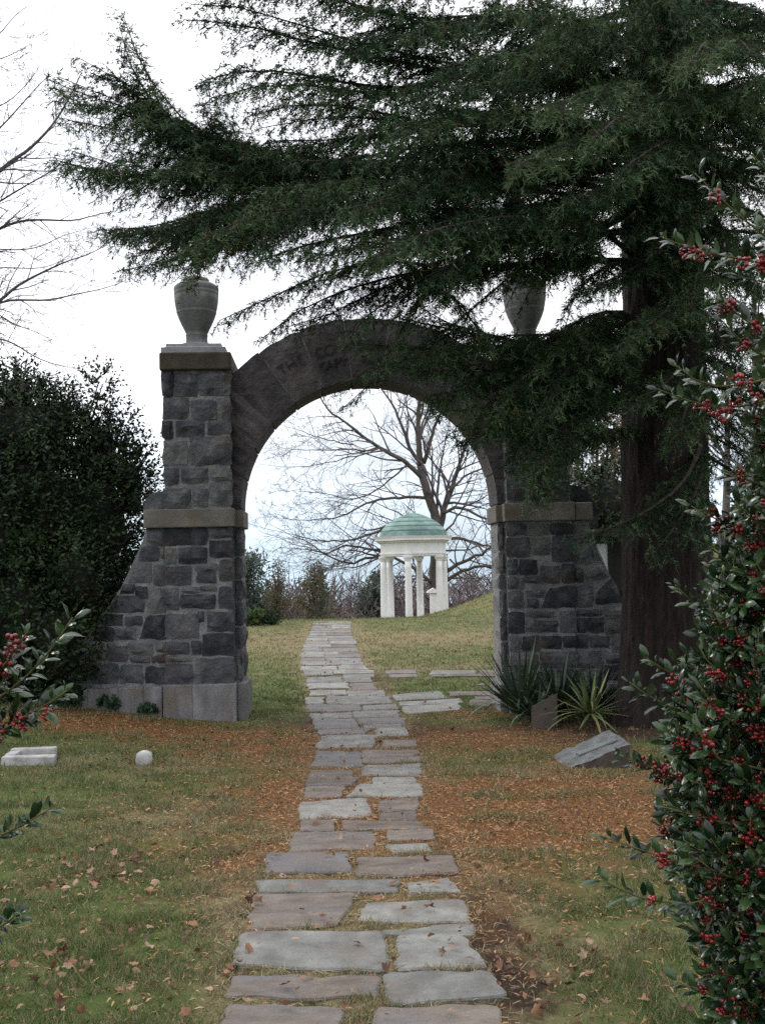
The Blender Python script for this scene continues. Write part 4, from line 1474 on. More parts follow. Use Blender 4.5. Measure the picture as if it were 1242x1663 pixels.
def bough(pts, width, dens=1.0, droop=.42, r0=.045, start=.10, prof_pow=.8, nl=.047, bare=False, world=False):
    """one bough: a limb with side branchlets and needle-clad twigs in a drooping layered spray"""
    raw = np.array(pts, float) if world else np.array([P(*p) for p in pts])
    # spring from the nearest older limb (or the trunk)
    aim = raw[0] - nrm(raw[1] - raw[0]) * .55
    best = min(((np.linalg.norm(A - aim, axis=1).min(), i) for i, A in enumerate(AXES)))
    A = AXES[best[1]]
    q = A[np.linalg.norm(A - aim, axis=1).argmin()]
    if best[0] > .02:
        lead = q - EZ * (.15 if best[1] == 0 else 0)
        raw = np.vstack([[lead], raw])
    ax, L = resample(raw, .046 / dens ** .5)
    n = len(ax)
    ax[2:-1] += np.cumsum(rng.normal(0, .0035, (n - 3, 3)), 0) * np.linspace(0, 1, n - 3)[:, None]
    if not bare:
        AXES.append(ax[::4])
    t = np.linspace(0, 1, n)
    mb = MB()
    k = max(4, n // 6)
    idx = np.unique(np.linspace(0, n - 1, k).astype(int))
    mb.tube(ax[idx], np.interp(t[idx], [0, .5, 1], [r0, r0 * .5, .004]), 6)
    wood = part('bough', mb.mesh('bough', M['twig'], True), cedar)
    if bare:
        return
    T = nrm(np.gradient(ax, axis=0))
    S = nrm(np.cross(T, EZ))
    use = np.where(t > start)[0]
    base = np.repeat(use, 2)
    sgn = np.tile([1.0, -1.0], len(use))
    tt = t[base]
    prof = np.clip((tt - start) / .25, 0.2, 1) ** .7 * np.clip((1.06 - tt) / .62, 0, 1) ** prof_pow
    # the outline is uneven: groups of branchlets run longer than their neighbours
    wave = 1 + .38 * np.sin(tt * L * 5.2 + rng.uniform(0, 6)) * np.sin(tt * L * 2.1 + sgn + rng.uniform(0, 6))
    Ls = np.maximum(width * 1.3 * prof * wave * rng.uniform(.4, 1.2, len(base)), .06)
    D = nrm(T[base] * rng.uniform(.55, 1.1, (len(base), 1)) + S[base] * sgn[:, None] * .8 + rng.normal(0, .18, (len(base), 3)) + EZ * rng.uniform(-.45, .32, (len(base), 1)))
    B = ax[base]
    sp = .034 / dens ** .5
    cnt = np.maximum((Ls / sp).astype(int), 2)
    ib = np.repeat(np.arange(len(base)), cnt)
    u = (np.concatenate([np.arange(c) for c in cnt]) + rng.uniform(0, 1, len(ib))) / np.repeat(cnt, cnt)
    dl = droop * rng.uniform(.5, 1.5, len(base))
    Q = B[ib] + D[ib] * (Ls[ib] * u)[:, None] - EZ * (dl[ib] * Ls[ib] * u ** 2)[:, None]
    DT = nrm(D[ib] - EZ * (2 * dl[ib] * u)[:, None])
    S2 = nrm(np.cross(DT, EZ))
    s2 = rng.choice([-1.0, 1.0], len(ib))
    TD = nrm(DT * rng.uniform(.4, 1.0, (len(ib), 1)) + S2 * s2[:, None] * .7 + rng.normal(0, .25, (len(ib), 3)) - EZ * .16)
    TL = rng.uniform(.05, .17, len(ib)) * (1.1 - .45 * u)
    nn = 10
    jn = np.repeat(np.arange(len(ib)), nn)
    w = rng.uniform(0, 1, len(jn))
    NP = Q[jn] + TD[jn] * (TL[jn] * w)[:, None] - EZ * (.35 * TL[jn] * w * w)[:, None]
    ND = nrm(TD[jn] * .75 + rand_unit(len(jn)) * .75)
    ln = nl * rng.uniform(.75, 1.3, len(jn))
    side = nrm(np.cross(ND, rand_unit(len(jn)))) * rng.uniform(.0034, .0052, (len(jn), 1))
    V = np.stack([NP - side, NP + side, NP + ND * ln[:, None]], 1).reshape(-1, 3)
    F = np.arange(len(V)).reshape(-1, 3)
    NT['needles'] += len(F)
    me = mk('needles', V, F, M['needle'])
    me.materials.append(M['needle_tip'])
    me.materials.append(M['needle_dead'])
    young = (u + .35 * t[base][ib] + rng.uniform(-.25, .25, len(ib))) > .92
    dead = rng.uniform(0, 1, len(ib)) < .018
    mi = np.where(dead, 2, np.where(young, 1, 0))[jn].astype(np.int32)
    me.polygons.foreach_set('material_index', mi)
    part('needles', me, wood, 'stuff')
    e = B + D * Ls[:, None] * .55 - EZ * (dl * Ls * .3)[:, None]
    e2 = B + D * Ls[:, None] * .95 - EZ * (dl * Ls * .9)[:, None]
    A = np.concatenate([np.c_[B, e, np.full(len(B), .0045), np.full(len(B), .003)], np.c_[e, e2, np.full(len(B), .003), np.full(len(B), .0012)]])
    part('branchlets', segs_arr('branchlets', A, M['twig']), wood, 'stuff')


BOUGHS = [
    # far left bough and its side limbs
    ([(1010, 270, 11), (760, 275, 10.6), (560, 272, 10.3), (400, 255, 10), (310, 225, 9.8), (245, 150, 9.7), (195, 45, 9.6)], .42, 1.0, .06),
    ([(430, 262, 10), (330, 232, 9.8), (220, 195, 9.6), (92, 165, 9.4)], .34, 1.0, .02),
    ([(460, 285, 10), (340, 285, 9.8), (200, 285, 9.5), (98, 262, 9.3)], .36, 1.0, .02),
    ([(480, 310, 10), (360, 335, 9.6), (260, 370, 9.3), (170, 372, 9.1)], .34, 1.0, .02),
    ([(520, 330, 9.9), (400, 370, 9.5), (300, 405, 9.2), (215, 418, 9)], .34, 1.0, .02),
    ([(300, 215, 9.8), (225, 145, 9.7), (130, 95, 9.5)], .20, 1.0, .015),
    ([(330, 235, 9.9), (350, 190, 10), (330, 172, 10.1)], .18, 1.0, .012),
    ([(390, 255, 10), (380, 215, 10.1), (345, 205, 10.2)], .16, 1.0, .012),
    ([(560, 300, 9.6), (450, 330, 9), (350, 372, 8.6), (300, 405, 8.4)], .24, 1.0, .02),
    # upper left
    ([(1010, 120, 10.8), (800, 130, 10.4), (640, 105, 10), (480, 65, 9.7), (390, 40, 9.5), (300, 32, 9.4)], .42, .9, .05),
    ([(660, 150, 10), (540, 130, 9.6), (430, 108, 9.4), (330, 132, 9.2)], .36, .9, .03),
    ([(700, 200, 10), (600, 180, 9.6), (500, 170, 9.4), (400, 190, 9.2)], .30, .8, .03),
    ([(900, -60, 10.5), (650, -30, 10), (480, -15, 9.6), (350, -5, 9.4)], .40, .8, .04),
    ([(720, 40, 10), (610, 20, 9.7), (520, -10, 9.5)], .4, .8, .03),
    ([(640, 215, 9.7), (540, 230, 9.5), (470, 235, 9.3), (395, 240, 9.2)], .22, .9, .02),
    ([(980, 60, 10.6), (800, 30, 10), (650, 60, 9.4), (560, 90, 9)], .45, .9, .04),
    # centre mass
    ([(1050, 200, 10.8), (850, 230, 9.2), (700, 240, 8.3), (600, 262, 7.8)], .5, .8, .05),
    ([(1050, 300, 10.8), (880, 330, 9.2), (720, 350, 8.2), (620, 392, 7.7)], .5, .8, .05),
    ([(1040, 150, 10.7), (900, 130, 9.2), (760, 140, 8.3), (650, 170, 7.8)], .5, .8, .05),
    ([(1040, 370, 10.9), (900, 390, 10.2), (760, 395, 9.6), (640, 410, 9.2), (555, 440, 9)], .45, .9, .05),
    ([(1010, 420, 10.9), (860, 430, 10.3), (700, 440, 9.8), (580, 465, 9.4), (480, 505, 9.1), (428, 548, 9)], .32, .9, .04),
    ([(640, 420, 9.4), (540, 435, 9), (440, 480, 8.7), (358, 520, 8.6)], .20, 1.0, .015),
    ([(700, 430, 9.6), (610, 470, 9.3), (540, 505, 9.1), (470, 530, 9)], .22, 1.0, .015),
    ([(720, 300, 9.4), (600, 320, 8.7), (500, 350, 8.2), (420, 395, 7.9)], .42, .9, .03),
    ([(760, 340, 9.4), (640, 370, 8.7), (520, 390, 8.2), (430, 420, 8)], .36, .9, .03),
    ([(900, 280, 9.8), (760, 290, 8.7), (650, 310, 8), (560, 340, 7.6)], .45, .8, .03),
    ([(980, 330, 10.4), (860, 360, 9.0), (760, 400, 8.2), (690, 450, 7.8)], .42, .8, .03),
    ([(1000, 240, 10.4), (860, 180, 9), (740, 190, 8.2), (640, 220, 7.7)], .45, .8, .03),
    # in front of the arch and the right pier
    ([(1010, 520, 10.9), (880, 560, 10.2), (760, 568, 9.6), (650, 560, 9.1), (572, 556, 8.9)], .26, .9, .035),
    ([(1000, 590, 10.9), (900, 610, 10.2), (790, 630, 9.6), (690, 645, 9.2)], .32, .9, .035),
    ([(1000, 560, 10.8), (920, 640, 10.1), (850, 700, 9.6), (830, 760, 9.3)], .32, .9, .035),
    ([(1010, 640, 10.8), (940, 680, 10.2), (880, 740, 9.8), (875, 815, 9.6)], .28, .9, .035),
    ([(960, 590, 10.4), (830, 600, 9.7), (730, 590, 9.2), (650, 590, 9)], .26, .9, .03),
    ([(980, 620, 10.5), (880, 670, 9.8), (790, 690, 9.4), (740, 700, 9.2)], .28, .9, .03),
    ([(760, 540, 10), (690, 530, 9.6), (640, 515, 9.4)], .22, .9, .02),
    ([(700, 560, 11.5), (620, 600, 12), (585, 640, 12.2), (560, 660, 12.3)], .07, .8, .012),
    ([(1000, 500, 10.7), (930, 520, 10), (880, 560, 9.5), (850, 620, 9.2)], .3, .8, .03),
    ([(1000, 690, 10.8), (930, 720, 10.2), (900, 790, 9.9)], .22, .8, .025),
    ([(980, 700, 10.9), (880, 680, 10.4), (800, 690, 10.1)], .24, .8, .03),
    ([(1005, 545, 10.8), (930, 590, 9.9), (860, 650, 9.3), (810, 690, 9.1)], .34, .9, .03),
    ([(1005, 610, 10.8), (930, 660, 9.9), (880, 720, 9.4), (860, 790, 9.3)], .30, .9, .03),
    ([(1005, 560, 10.8), (900, 590, 9.9), (800, 650, 9.4), (745, 690, 9.2)], .30, .9, .03),
    ([(1005, 520, 10.8), (950, 560, 9.7), (900, 620, 9.0), (880, 690, 8.8)], .32, .9, .03),
    ([(960, 320, 9.6), (760, 300, 8.9), (580, 290, 8.5), (420, 305, 8.3)], .42, .85, .025),
    ([(940, 350, 9.6), (740, 340, 8.8), (560, 345, 8.3), (390, 350, 8.1)], .40, .85, .025),
    ([(960, 300, 9.8), (780, 265, 9.2), (620, 245, 8.8), (480, 262, 8.6)], .40, .85, .025),
    ([(960, 390, 9.6), (800, 380, 8.8), (640, 400, 8.3), (500, 425, 8.1)], .38, .85, .025),
    ([(960, 360, 9.2), (820, 350, 8.2), (700, 370, 7.6), (600, 420, 7.3)], .42, .85, .025),
    ([(990, 200, 10), (820, 190, 9.2), (700, 195, 8.7), (590, 215, 8.4)], .40, .8, .025),
    ([(990, 100, 10), (860, 100, 9.3), (760, 120, 8.8), (650, 140, 8.5)], .42, .8, .025),
    ([(990, 40, 10), (860, 20, 9.3), (760, 30, 8.8), (660, 60, 8.5)], .42, .8, .025),
    ([(640, 262, 10.2), (480, 265, 9.9), (380, 280, 9.7), (260, 330, 9.5)], .34, .9, .015),
    ([(540, 260, 10.2), (420, 240, 9.9), (300, 255, 9.7), (180, 235, 9.5)], .30, .9, .015),
    ([(360, 245, 9.9), (280, 210, 9.8), (200, 140, 9.7), (175, 110, 9.6)], .22, .9, .012),
    ([(760, 420, 9.4), (690, 450, 8.8), (620, 490, 8.5), (560, 540, 8.4)], .30, .9, .02),
    ([(780, 410, 9.4), (720, 450, 8.9), (680, 500, 8.6), (650, 555, 8.5)], .28, .9, .02),
    ([(1010, 560, 10.8), (900, 570, 10), (780, 560, 9.4), (690, 575, 9.0), (600, 600, 8.9)], .26, .9, .03),
    ([(700, 460, 9), (760, 500, 8.8), (790, 560, 8.7)], .2, .9, .02),
    ([(1010, 420, 10.5), (960, 450, 9.8), (930, 500, 9.4), (915, 540, 9.3)], .16, .9, .02),
    ([(960, 400, 9.8), (880, 420, 9.2), (800, 440, 8.8), (740, 470, 8.6)], .30, .85, .02),
    ([(930, 420, 9.6), (900, 430, 9), (870, 455, 8.7)], .26, .85, .02),
    ([(1010, 555, 10.6), (950, 580, 9.8), (890, 600, 9.3), (840, 640, 9.1)], .34, .9, .03),
    ([(1010, 590, 10.6), (950, 640, 9.8), (910, 700, 9.3), (900, 770, 9.1)], .28, .9, .03),
    ([(1010, 600, 10.6), (900, 640, 9.6), (800, 660, 9.1), (710, 670, 8.9)], .24, .9, .03),
    ([(1010, 570, 10.6), (900, 570, 9.6), (780, 590, 9.1), (680, 610, 8.9)], .24, .9, .03),
    ([(1000, 545, 10.4), (880, 540, 9.5), (770, 545, 9.0), (670, 580, 8.8)], .28, .9, .02),
    ([(1000, 580, 10.4), (890, 620, 9.5), (810, 660, 9.0), (770, 720, 8.9)], .30, .9, .02),
    ([(960, 560, 10.0), (850, 580, 9.3), (760, 620, 8.9), (700, 660, 8.8)], .28, .9, .02),
    ([(980, 520, 10.2), (900, 550, 9.4), (830, 620, 9.0), (800, 680, 8.9)], .30, .9, .02),
    ([(1140, 330, 11.0), (1190, 330, 10.6), (1260, 360, 10.2)], .42, 1.0, .03),
    ([(1140, 230, 11.0), (1190, 220, 10.6), (1270, 210, 10.2)], .42, 1.0, .03),
    ([(1150, 420, 11.2), (1200, 400, 11.2), (1280, 420, 11.2)], .42, 1.0, .03),
    ([(1150, 490, 11.2), (1200, 500, 11.2), (1280, 540, 11.2)], .40, 1.0, .03),
    ([(1150, 580, 11.2), (1200, 600, 11.2), (1280, 650, 11.2)], .38, 1.0, .03),
    ([(1150, 670, 11.3), (1200, 700, 11.4), (1260, 770, 11.5)], .30, 1.0, .02),
    ([(1130, 130, 10.8), (1190, 160, 10.4), (1260, 190, 10.0)], .42, 1.0, .03),
    ([(1140, 280, 10.6), (1170, 300, 9.8), (1190, 340, 9.3)], .34, 1.0, .02),
    ([(1140, 360, 10.6), (1165, 380, 9.9), (1185, 430, 9.5)], .34, 1.0, .02),
    ([(1100, 350, 10.5), (1090, 350, 9.4), (1070, 400, 8.8)], .34, 1.0, .02),
    ([(1090, 300, 10.5), (1060, 330, 9.3), (1030, 380, 8.7)], .34, 1.0, .02),
    # upper right mass
    ([(1080, 100, 10.7), (1000, 60, 9), (900, 20, 8), (810, -20, 7.4)], .5, .7, .05),
    ([(1100, 150, 10.7), (1000, 130, 8.6), (920, 150, 7.6), (850, 172, 7)], .42, .8, .05),
    ([(1120, 60, 10.5), (1080, 0, 8.6), (1000, -60, 7.5)], .45, .7, .05),
    ([(1150, 100, 10.7), (1150, 60, 8.6), (1110, 110, 7)], .42, .8, .05),
    ([(1130, 200, 10.4), (1180, 150, 8.6), (1235, 130, 7.6)], .42, .8, .05),
    ([(1100, -50, 10.5), (900, -80, 10), (720, -60, 9.5), (580, -45, 9)], .45, .7, .05),
    ([(1060, 230, 10.5), (980, 220, 8.6), (900, 240, 7.6), (830, 272, 7)], .42, .8, .05),
    ([(1080, 300, 10.5), (1050, 285, 9), (980, 308, 8), (915, 332, 7.4)], .40, .8, .05),
    ([(1100, 0, 10.5), (1200, 0, 9.4), (1280, 40, 8.8)], .45, .8, .05),
    ([(1120, 240, 10.4), (1100, 220, 8.8), (1050, 240, 7.6), (1010, 280, 7)], .38, .8, .04),
    ([(1120, 120, 10.4), (1080, 160, 8.6), (1010, 190, 7.6), (960, 230, 7)], .40, .8, .04),
    ([(1160, 40, 10.4), (1190, 60, 9), (1220, 90, 8)], .45, .8, .04),
    ([(1160, 180, 10.6), (1200, 210, 9.8), (1260, 240, 9)], .38, .8, .04),
    ([(1060, 60, 10.5), (950, 80, 9), (860, 90, 8.2), (780, 80, 7.8)], .45, .8, .04),
    ([(1000, 20, 10.4), (900, 60, 9.4), (800, 100, 8.8), (720, 110, 8.4)], .45, .8, .04),
    ([(1140, 250, 11.3), (1200, 300, 11.6), (1290, 330, 11.8)], .35, .6, .05),
    ([(1130, 420, 11), (1200, 450, 10.6), (1290, 500, 10.2)], .40, .7, .05),
    ([(1130, 180, 11.2), (1210, 170, 11.4), (1300, 190, 11.6)], .4, .7, .05),
    ([(1140, 300, 11.4), (1210, 250, 11.8), (1300, 250, 12)], .5, .7, .04),
    ([(1140, 380, 11.4), (1210, 370, 11.8), (1300, 400, 12)], .5, .7, .04),
    ([(1140, 460, 11.4), (1210, 430, 11.9), (1300, 440, 12.2)], .45, .7, .04),
    ([(1150, 340, 11.2), (1190, 400, 11.0), (1230, 480, 10.8)], .42, .7, .03),
    ([(1150, 540, 11.4), (1210, 530, 11.9), (1300, 570, 12.2)], .40, .7, .03),
    ([(1150, 620, 11.4), (1210, 640, 11.6), (1300, 700, 11.8)], .36, .7, .03),
    ([(1140, 250, 10.9), (1200, 260, 10), (1260, 300, 9.4)], .42, .7, .03),
    ([(1140, 160, 10.9), (1200, 120, 10), (1270, 130, 9.4)], .45, .7, .03),
    ([(1150, 700, 11.3), (1190, 720, 11.4), (1240, 790, 11.5)], .25, .7, .02),
    # hanging in front of the trunk
    ([(1080, 400, 10.7), (1060, 420, 9.6), (1010, 440, 8.9), (940, 470, 8.5)], .34, .9, .04),
    ([(1100, 480, 10.7), (1090, 500, 9.4), (1040, 530, 8.7), (990, 570, 8.4)], .34, .9, .04),
    ([(1110, 430, 10.7), (1130, 440, 9.6), (1120, 500, 8.9)], .32, .9, .04),
    ([(1100, 600, 10.7), (1080, 620, 9.8), (1020, 650, 9.4)], .28, .9, .035),
    ([(1120, 620, 10.7), (1110, 680, 9.6), (1080, 730, 9.3)], .28, .9, .035),
    ([(1130, 750, 10.7), (1090, 805, 10), (1010, 850, 9.6), (930, 872, 9.4)], .26, .9, .035),
    ([(1140, 790, 10.7), (1090, 850, 9.9), (1060, 900, 9.7)], .26, .9, .035),
    ([(1150, 520, 10.7), (1180, 560, 9.8), (1200, 630, 9.5)], .32, .8, .035),
    ([(1140, 650, 11), (1200, 670, 11), (1270, 740, 11)], .3, .7, .035),
    ([(1150, 560, 11.1), (1200, 540, 11), (1290, 600, 11)], .36, .8, .035),
    ([(1140, 840, 10.9), (1170, 880, 10.5), (1200, 900, 10.4)], .2, .8, .03),
    ([(1150, 740, 11.2), (1200, 770, 11.5), (1260, 850, 11.6)], .3, .7, .03),
]
for i in range(16):
    b = BOUGHS[i]
    BOUGHS[i] = (b[0], b[1] * 1.22, b[2], b[3] * .75)
for b in BOUGHS[:16] + BOUGHS[:9] + BOUGHS[30:42]:
    dx, dy, dd = rnd.uniform(-30, 30), rnd.uniform(-26, 26), rnd.uniform(-.35, .25)
    BOUGHS.append(([(x + dx * k / (len(b[0]) - 1) * 1.3, y + dy * (.4 + k / (len(b[0]) - 1)), d + dd) for k, (x, y, d) in enumerate(b[0])], b[1] * .85, b[2] * .8, b[3] * .7))
for b in BOUGHS:
    bough(b[0], b[1], b[2], r0=b[3])
for pts, r0 in (([(1010, 577, 11.2), (965, 556, 11.4), (925, 546, 11.6), (800, 575, 11.9)], .03), ([(1010, 588, 11.2), (970, 600, 11.6), (926, 616, 12)], .035),
                ([(1010, 400, 11), (960, 360, 10.8), (900, 330, 10.5)], .05), ([(1010, 350, 11), (900, 420, 10.7), (820, 450, 10.4)], .08)):
    bough(pts, 0, r0=r0, bare=True)
# the rest of the crown above the gateway: boughs springing all round the trunk
made = 0
FILL_W = []
for _ in range(4000):
    if made >= 20:
        break
    h = rnd.uniform(3.3, 9.0)
    az = rnd.uniform(math.radians(150), math.radians(395))
    L = rnd.uniform(2.4, 4.6) * (1 - .03 * (h - 3))
    p0 = np.array([cb[0] + .3 * math.cos(az), cb[1] + .3 * math.sin(az), cb[2] + h])
    rise = rnd.uniform(-.12, .16)
    raw = [p0]
    a2 = az
    for k in range(1, 5):
        u = k / 4
        a2 += rnd.gauss(0, .10)
        raw.append(p0 + np.array([math.cos(a2), math.sin(a2), 0]) * L * u + EZ * (rise * L * u - .22 * L * u * u))
    raw = np.array(raw)
    rel = raw - EYE
    dep = rel @ f_
    if dep.min() < 5.2:
        continue
    px = CX + FPX * (rel @ R_) / dep
    py = CY - FPX * (rel @ U_) / dep
    lim = np.interp(px, [560, 640, 760, 900, 1000, 1300], [300, 400, 430, 430, 360, 330])
    if (px < 590).any() or (py > lim - 40).any() or px.min() > 1330 or py.max() < -260:
        continue
    made += 1
    bough(raw, .46, .62, r0=.035, world=True)
print('needles', NT)

# ------------------------------------------------------------------ leafy shrubs
LEAF4 = ([(0, 0, 0), (.5, .45, .06), (0, 1, 0), (-.5, .45, .06)], [(0, 1, 2), (0, 2, 3)])


def shoots(base, dirs, length, nleaf, leaf, wid, ang=.8, jit=.25):
    n = len(base)
    k = np.repeat(np.arange(n), nleaf)
    u = np.tile((np.arange(nleaf) + .5) / nleaf, n)
    ph = np.tile(np.arange(nleaf) * 2.4, n) + np.repeat(rng.uniform(0, 6.28, n), nleaf)
    d = nrm(dirs)
    A = nrm(np.cross(d, np.where(np.abs(d[:, 2:3]) < .9, EZ, EX)))
    B = np.cross(d, A)
    rad = A[k] * np.cos(ph)[:, None] + B[k] * np.sin(ph)[:, None]
    pos = base[k] + d[k] * (length[k] * u)[:, None]
    ld = nrm(d[k] * (1 - ang * .45) + rad * ang + rng.normal(0, jit, (len(k), 3)))
    nn_ = nrm(d[k] + rng.normal(0, .3, (len(k), 3)) - rad * .2)
    sc = leaf * rng.uniform(.7, 1.25, len(k))
    return scatter(LEAF4[0], LEAF4[1], pos, ld, nn_, sc, sc * wid)


def blob_shrub(name, label, cat, ells, n, L, nleaf, leaf, wid, mat, up=.5, group=None, core=.78, corem=None, base=None, stems=True, trunk_r=.04):
    """ells = (centre, radii): leafy shoots over the outer skin of a few swelling masses, a solid dark core added inside to block light"""
    if base is None:
        c = ells[0][0]
        base = np.array([c[0], c[1], float(H(c[0], c[1]))])
    t = thing(name, base, label, cat, group)
    areas = np.array([np.prod(r) ** (2 / 3) for c, r in ells])
    cnts = (n * areas / areas.sum()).astype(int)
    Bs, Ds = [], []
    for (c, r), m in zip(ells, cnts):
        c = np.array(c)
        r = np.array(r)
        d = rand_unit(m)
        rr = rng.uniform(.55, 1.0, m) ** .5
        lump = np.array([1 + .17 * mn.noise(Vector(x) * 2.3 + Vector(c)) + .16 * mn.noise(Vector(x) * 6 + Vector(c)) for x in d])
        p = c + d * r * (rr * lump)[:, None]
        keep = np.ones(m, bool)
        for c2, r2 in ells:
            if c2 is not c and not np.allclose(c2, c):
                keep &= (((p - np.array(c2)) / np.array(r2)) ** 2).sum(1) > .6
        keep &= p[:, 2] > H(p[:, 0], p[:, 1]) + .03
        Bs.append(p[keep])
        Ds.append(nrm(d[keep] / r + EZ * up / r.mean() + rng.normal(0, .25, (keep.sum(), 3)) / r.mean()))
    Bs, Ds = np.concatenate(Bs), np.concatenate(Ds)
    ln = L * rng.uniform(.5, 1.3, len(Bs))
    V, F = shoots(Bs, Ds, ln, nleaf, leaf, wid)
    part('foliage', mk('foliage', V, F, mat), t, 'stuff')
    # stems, then a solid core added to keep the interior dark
    sg = []
    b0 = Vector(base)
    for (c, r) in ells:
        for _ in range(9):
            q = Vector(c) + Vector(rand_unit(1)[0] * np.array(r) * .7)
            mid = (b0 + q) / 2 + Vector(rng.normal(0, .06, 3)) * float(np.mean(r))
            sg.append((b0, mid, trunk_r, trunk_r * .6))
            sg.append((mid, q, trunk_r * .6, trunk_r * .2))
    part('stems', segs_mesh('stems', sg, M['twig'], 5), t, 'stuff')
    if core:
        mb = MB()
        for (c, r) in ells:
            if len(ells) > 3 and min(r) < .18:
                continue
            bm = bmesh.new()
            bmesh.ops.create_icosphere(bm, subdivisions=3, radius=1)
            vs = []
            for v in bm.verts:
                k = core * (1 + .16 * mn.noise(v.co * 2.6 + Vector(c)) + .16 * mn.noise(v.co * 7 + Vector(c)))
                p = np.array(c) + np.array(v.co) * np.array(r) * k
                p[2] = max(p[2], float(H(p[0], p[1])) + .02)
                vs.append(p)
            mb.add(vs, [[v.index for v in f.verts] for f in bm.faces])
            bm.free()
        part('dark_core', mb.mesh('dark_core', corem or M['core']), t)
    return t


def E(px, py, d, rx, ry, rz):
    return (P(px, py, d), (rx, ry, rz))


lb = P(20, 1130, 12.6)
lb[2] = float(H(lb[0], lb[1]))
blob_shrub('evergreen_shrub', 'tall dense dark evergreen shrub crowding the left wing of the gateway', 'shrub',
           [E(0, 895, 12.9, 1.58, 1.2, 1.85), E(168, 745, 13.2, .24, .30, .55), E(212, 790, 13.1, .20, .28, .42), E(35, 715, 13.0, .78, .75, .66),
            E(150, 850, 12.95, .58, .6, .85), E(-230, 880, 12.4, 1.6, 1.3, 2.1), E(92, 685, 13.1, .30, .3, .36), E(20, 1010, 11.9, .62, .6, .85), E(-60, 900, 12.0, .9, .7, 1.2), E(92, 1045, 11.75, .40, .45, .58), E(120, 960, 12.1, .42, .4, .62), E(162, 668, 13.1, .12, .15, .60), E(205, 712, 13.1, .09, .12, .36), E(30, 645, 13.0, .24, .3, .34), E(235, 748, 13.05, .08, .12, .32)],
           20000, .24, 8, .060, .50, M['shrubleaf'], up=.6, base=lb, core=.70)

# small shrubs and conifers beyond the gate
for i, (px, py, r, lab) in enumerate([(404, 1000, .30, 'low clipped green shrub half hidden by the left pier beyond the gate'),
                                      (421, 998, .30, 'middle one of the rounded yellow green shrubs on the crest'),
                                      (440, 1001, .25, 'darkest small shrub at the right end of the row on the crest')]):
    p = G(px, 1010)
    p = P(px, 992 + i, 27.5)
    z = float(H(p[0], p[1]))
    blob_shrub('small_shrub', lab, 'shrub', [((p[0], p[1], z + .12), (r * .75, r * .7, r * .9))], 240, .10, 8, .05, .5, M['hedgeleaf'] if i < 2 else M['shrubleaf'],
               group='clipped shrubs on the crest of the lawn', trunk_r=.012)


def far_tree(px, py_top, py_base, d, wpx, mat, label, name, n=1800, leaf=.35, wl=.5, shape=1.0, wisp=.0):
    s = d / FPX
    b = P(px, py_base, d)
    z = float(H(b[0], b[1]))
    top = P(px, py_top, d)[2]
    t = thing(name, (b[0], b[1], z), label, 'tree', None)
    h = top - z
    mb = MB().tube([[b[0], b[1], z - .2], [b[0] + .1, b[1], z + h * .5], [b[0], b[1], z + h * .92]], [h * .022, h * .016, h * .004], 7)
    part('trunk', mb.mesh('trunk', M['barebark'], True), t)
    R = wpx / 2 * s
    # clumps on limbs
    nc = 46
    cz = rng.uniform(.18, 1.0, nc)
    rad = R * np.sqrt(np.clip(1 - ((cz - .5) / .52) ** 2, .05, 1)) if shape else R * (1.05 - cz)
    ang = rng.uniform(0, 6.28, nc)
    rr = rad * rng.uniform(.2, 1.0, nc)
    C = np.c_[b[0] + rr * np.cos(ang), b[1] + rr * np.sin(ang), z + h * (.08 + .9 * cz)]
    k = rng.integers(0, nc, n)
    pos = C[k] + rng.normal(0, 1, (n, 3)) * np.array([R * .2, R * .2, h * .045])
    V, F = scatter(LEAF4[0], LEAF4[1], pos, rand_unit(n) + EZ * .3, rand_unit(n), leaf * rng.uniform(.6, 1.3, n), leaf * wl)
    part('crown', mk('crown', V, F, mat), t, 'stuff')
    sg = [(Vector((b[0], b[1], z + h * .2 + .6 * (c[2] - z - h * .2))), Vector(c), h * .008, h * .003) for c in C]
    part('limb', segs_mesh('limb', sg, M['barebark']), t)
    return t


far_tree(612, 933, 1012, 95, 62, M['coniferleaf'], 'round dark green pine rising left of the pavilion columns', 'pine_tree', 6500, .34)
far_tree(404, 905, 1010, 90, 90, M['coniferleaf'], 'blue green conifer beside the left inner edge of the arch', 'conifer_tree', 3600, .5, .3)
far_tree(522, 918, 1010, 92, 34, M['coniferleaf'], 'narrow dark conifer tip above the olive trees', 'conifer_tree', 900, .35, .35, 0)
far_tree(452, 912, 1010, 88, 60, M['oliveleaf'], 'thin olive brown tree between the conifers in the woods', 'olive_tree', 2200, .22)
far_tree(512, 922, 1010, 86, 66, M['oliveleaf'], 'wider olive tree right of the thin one in the woods', 'olive_tree', 3200, .22)


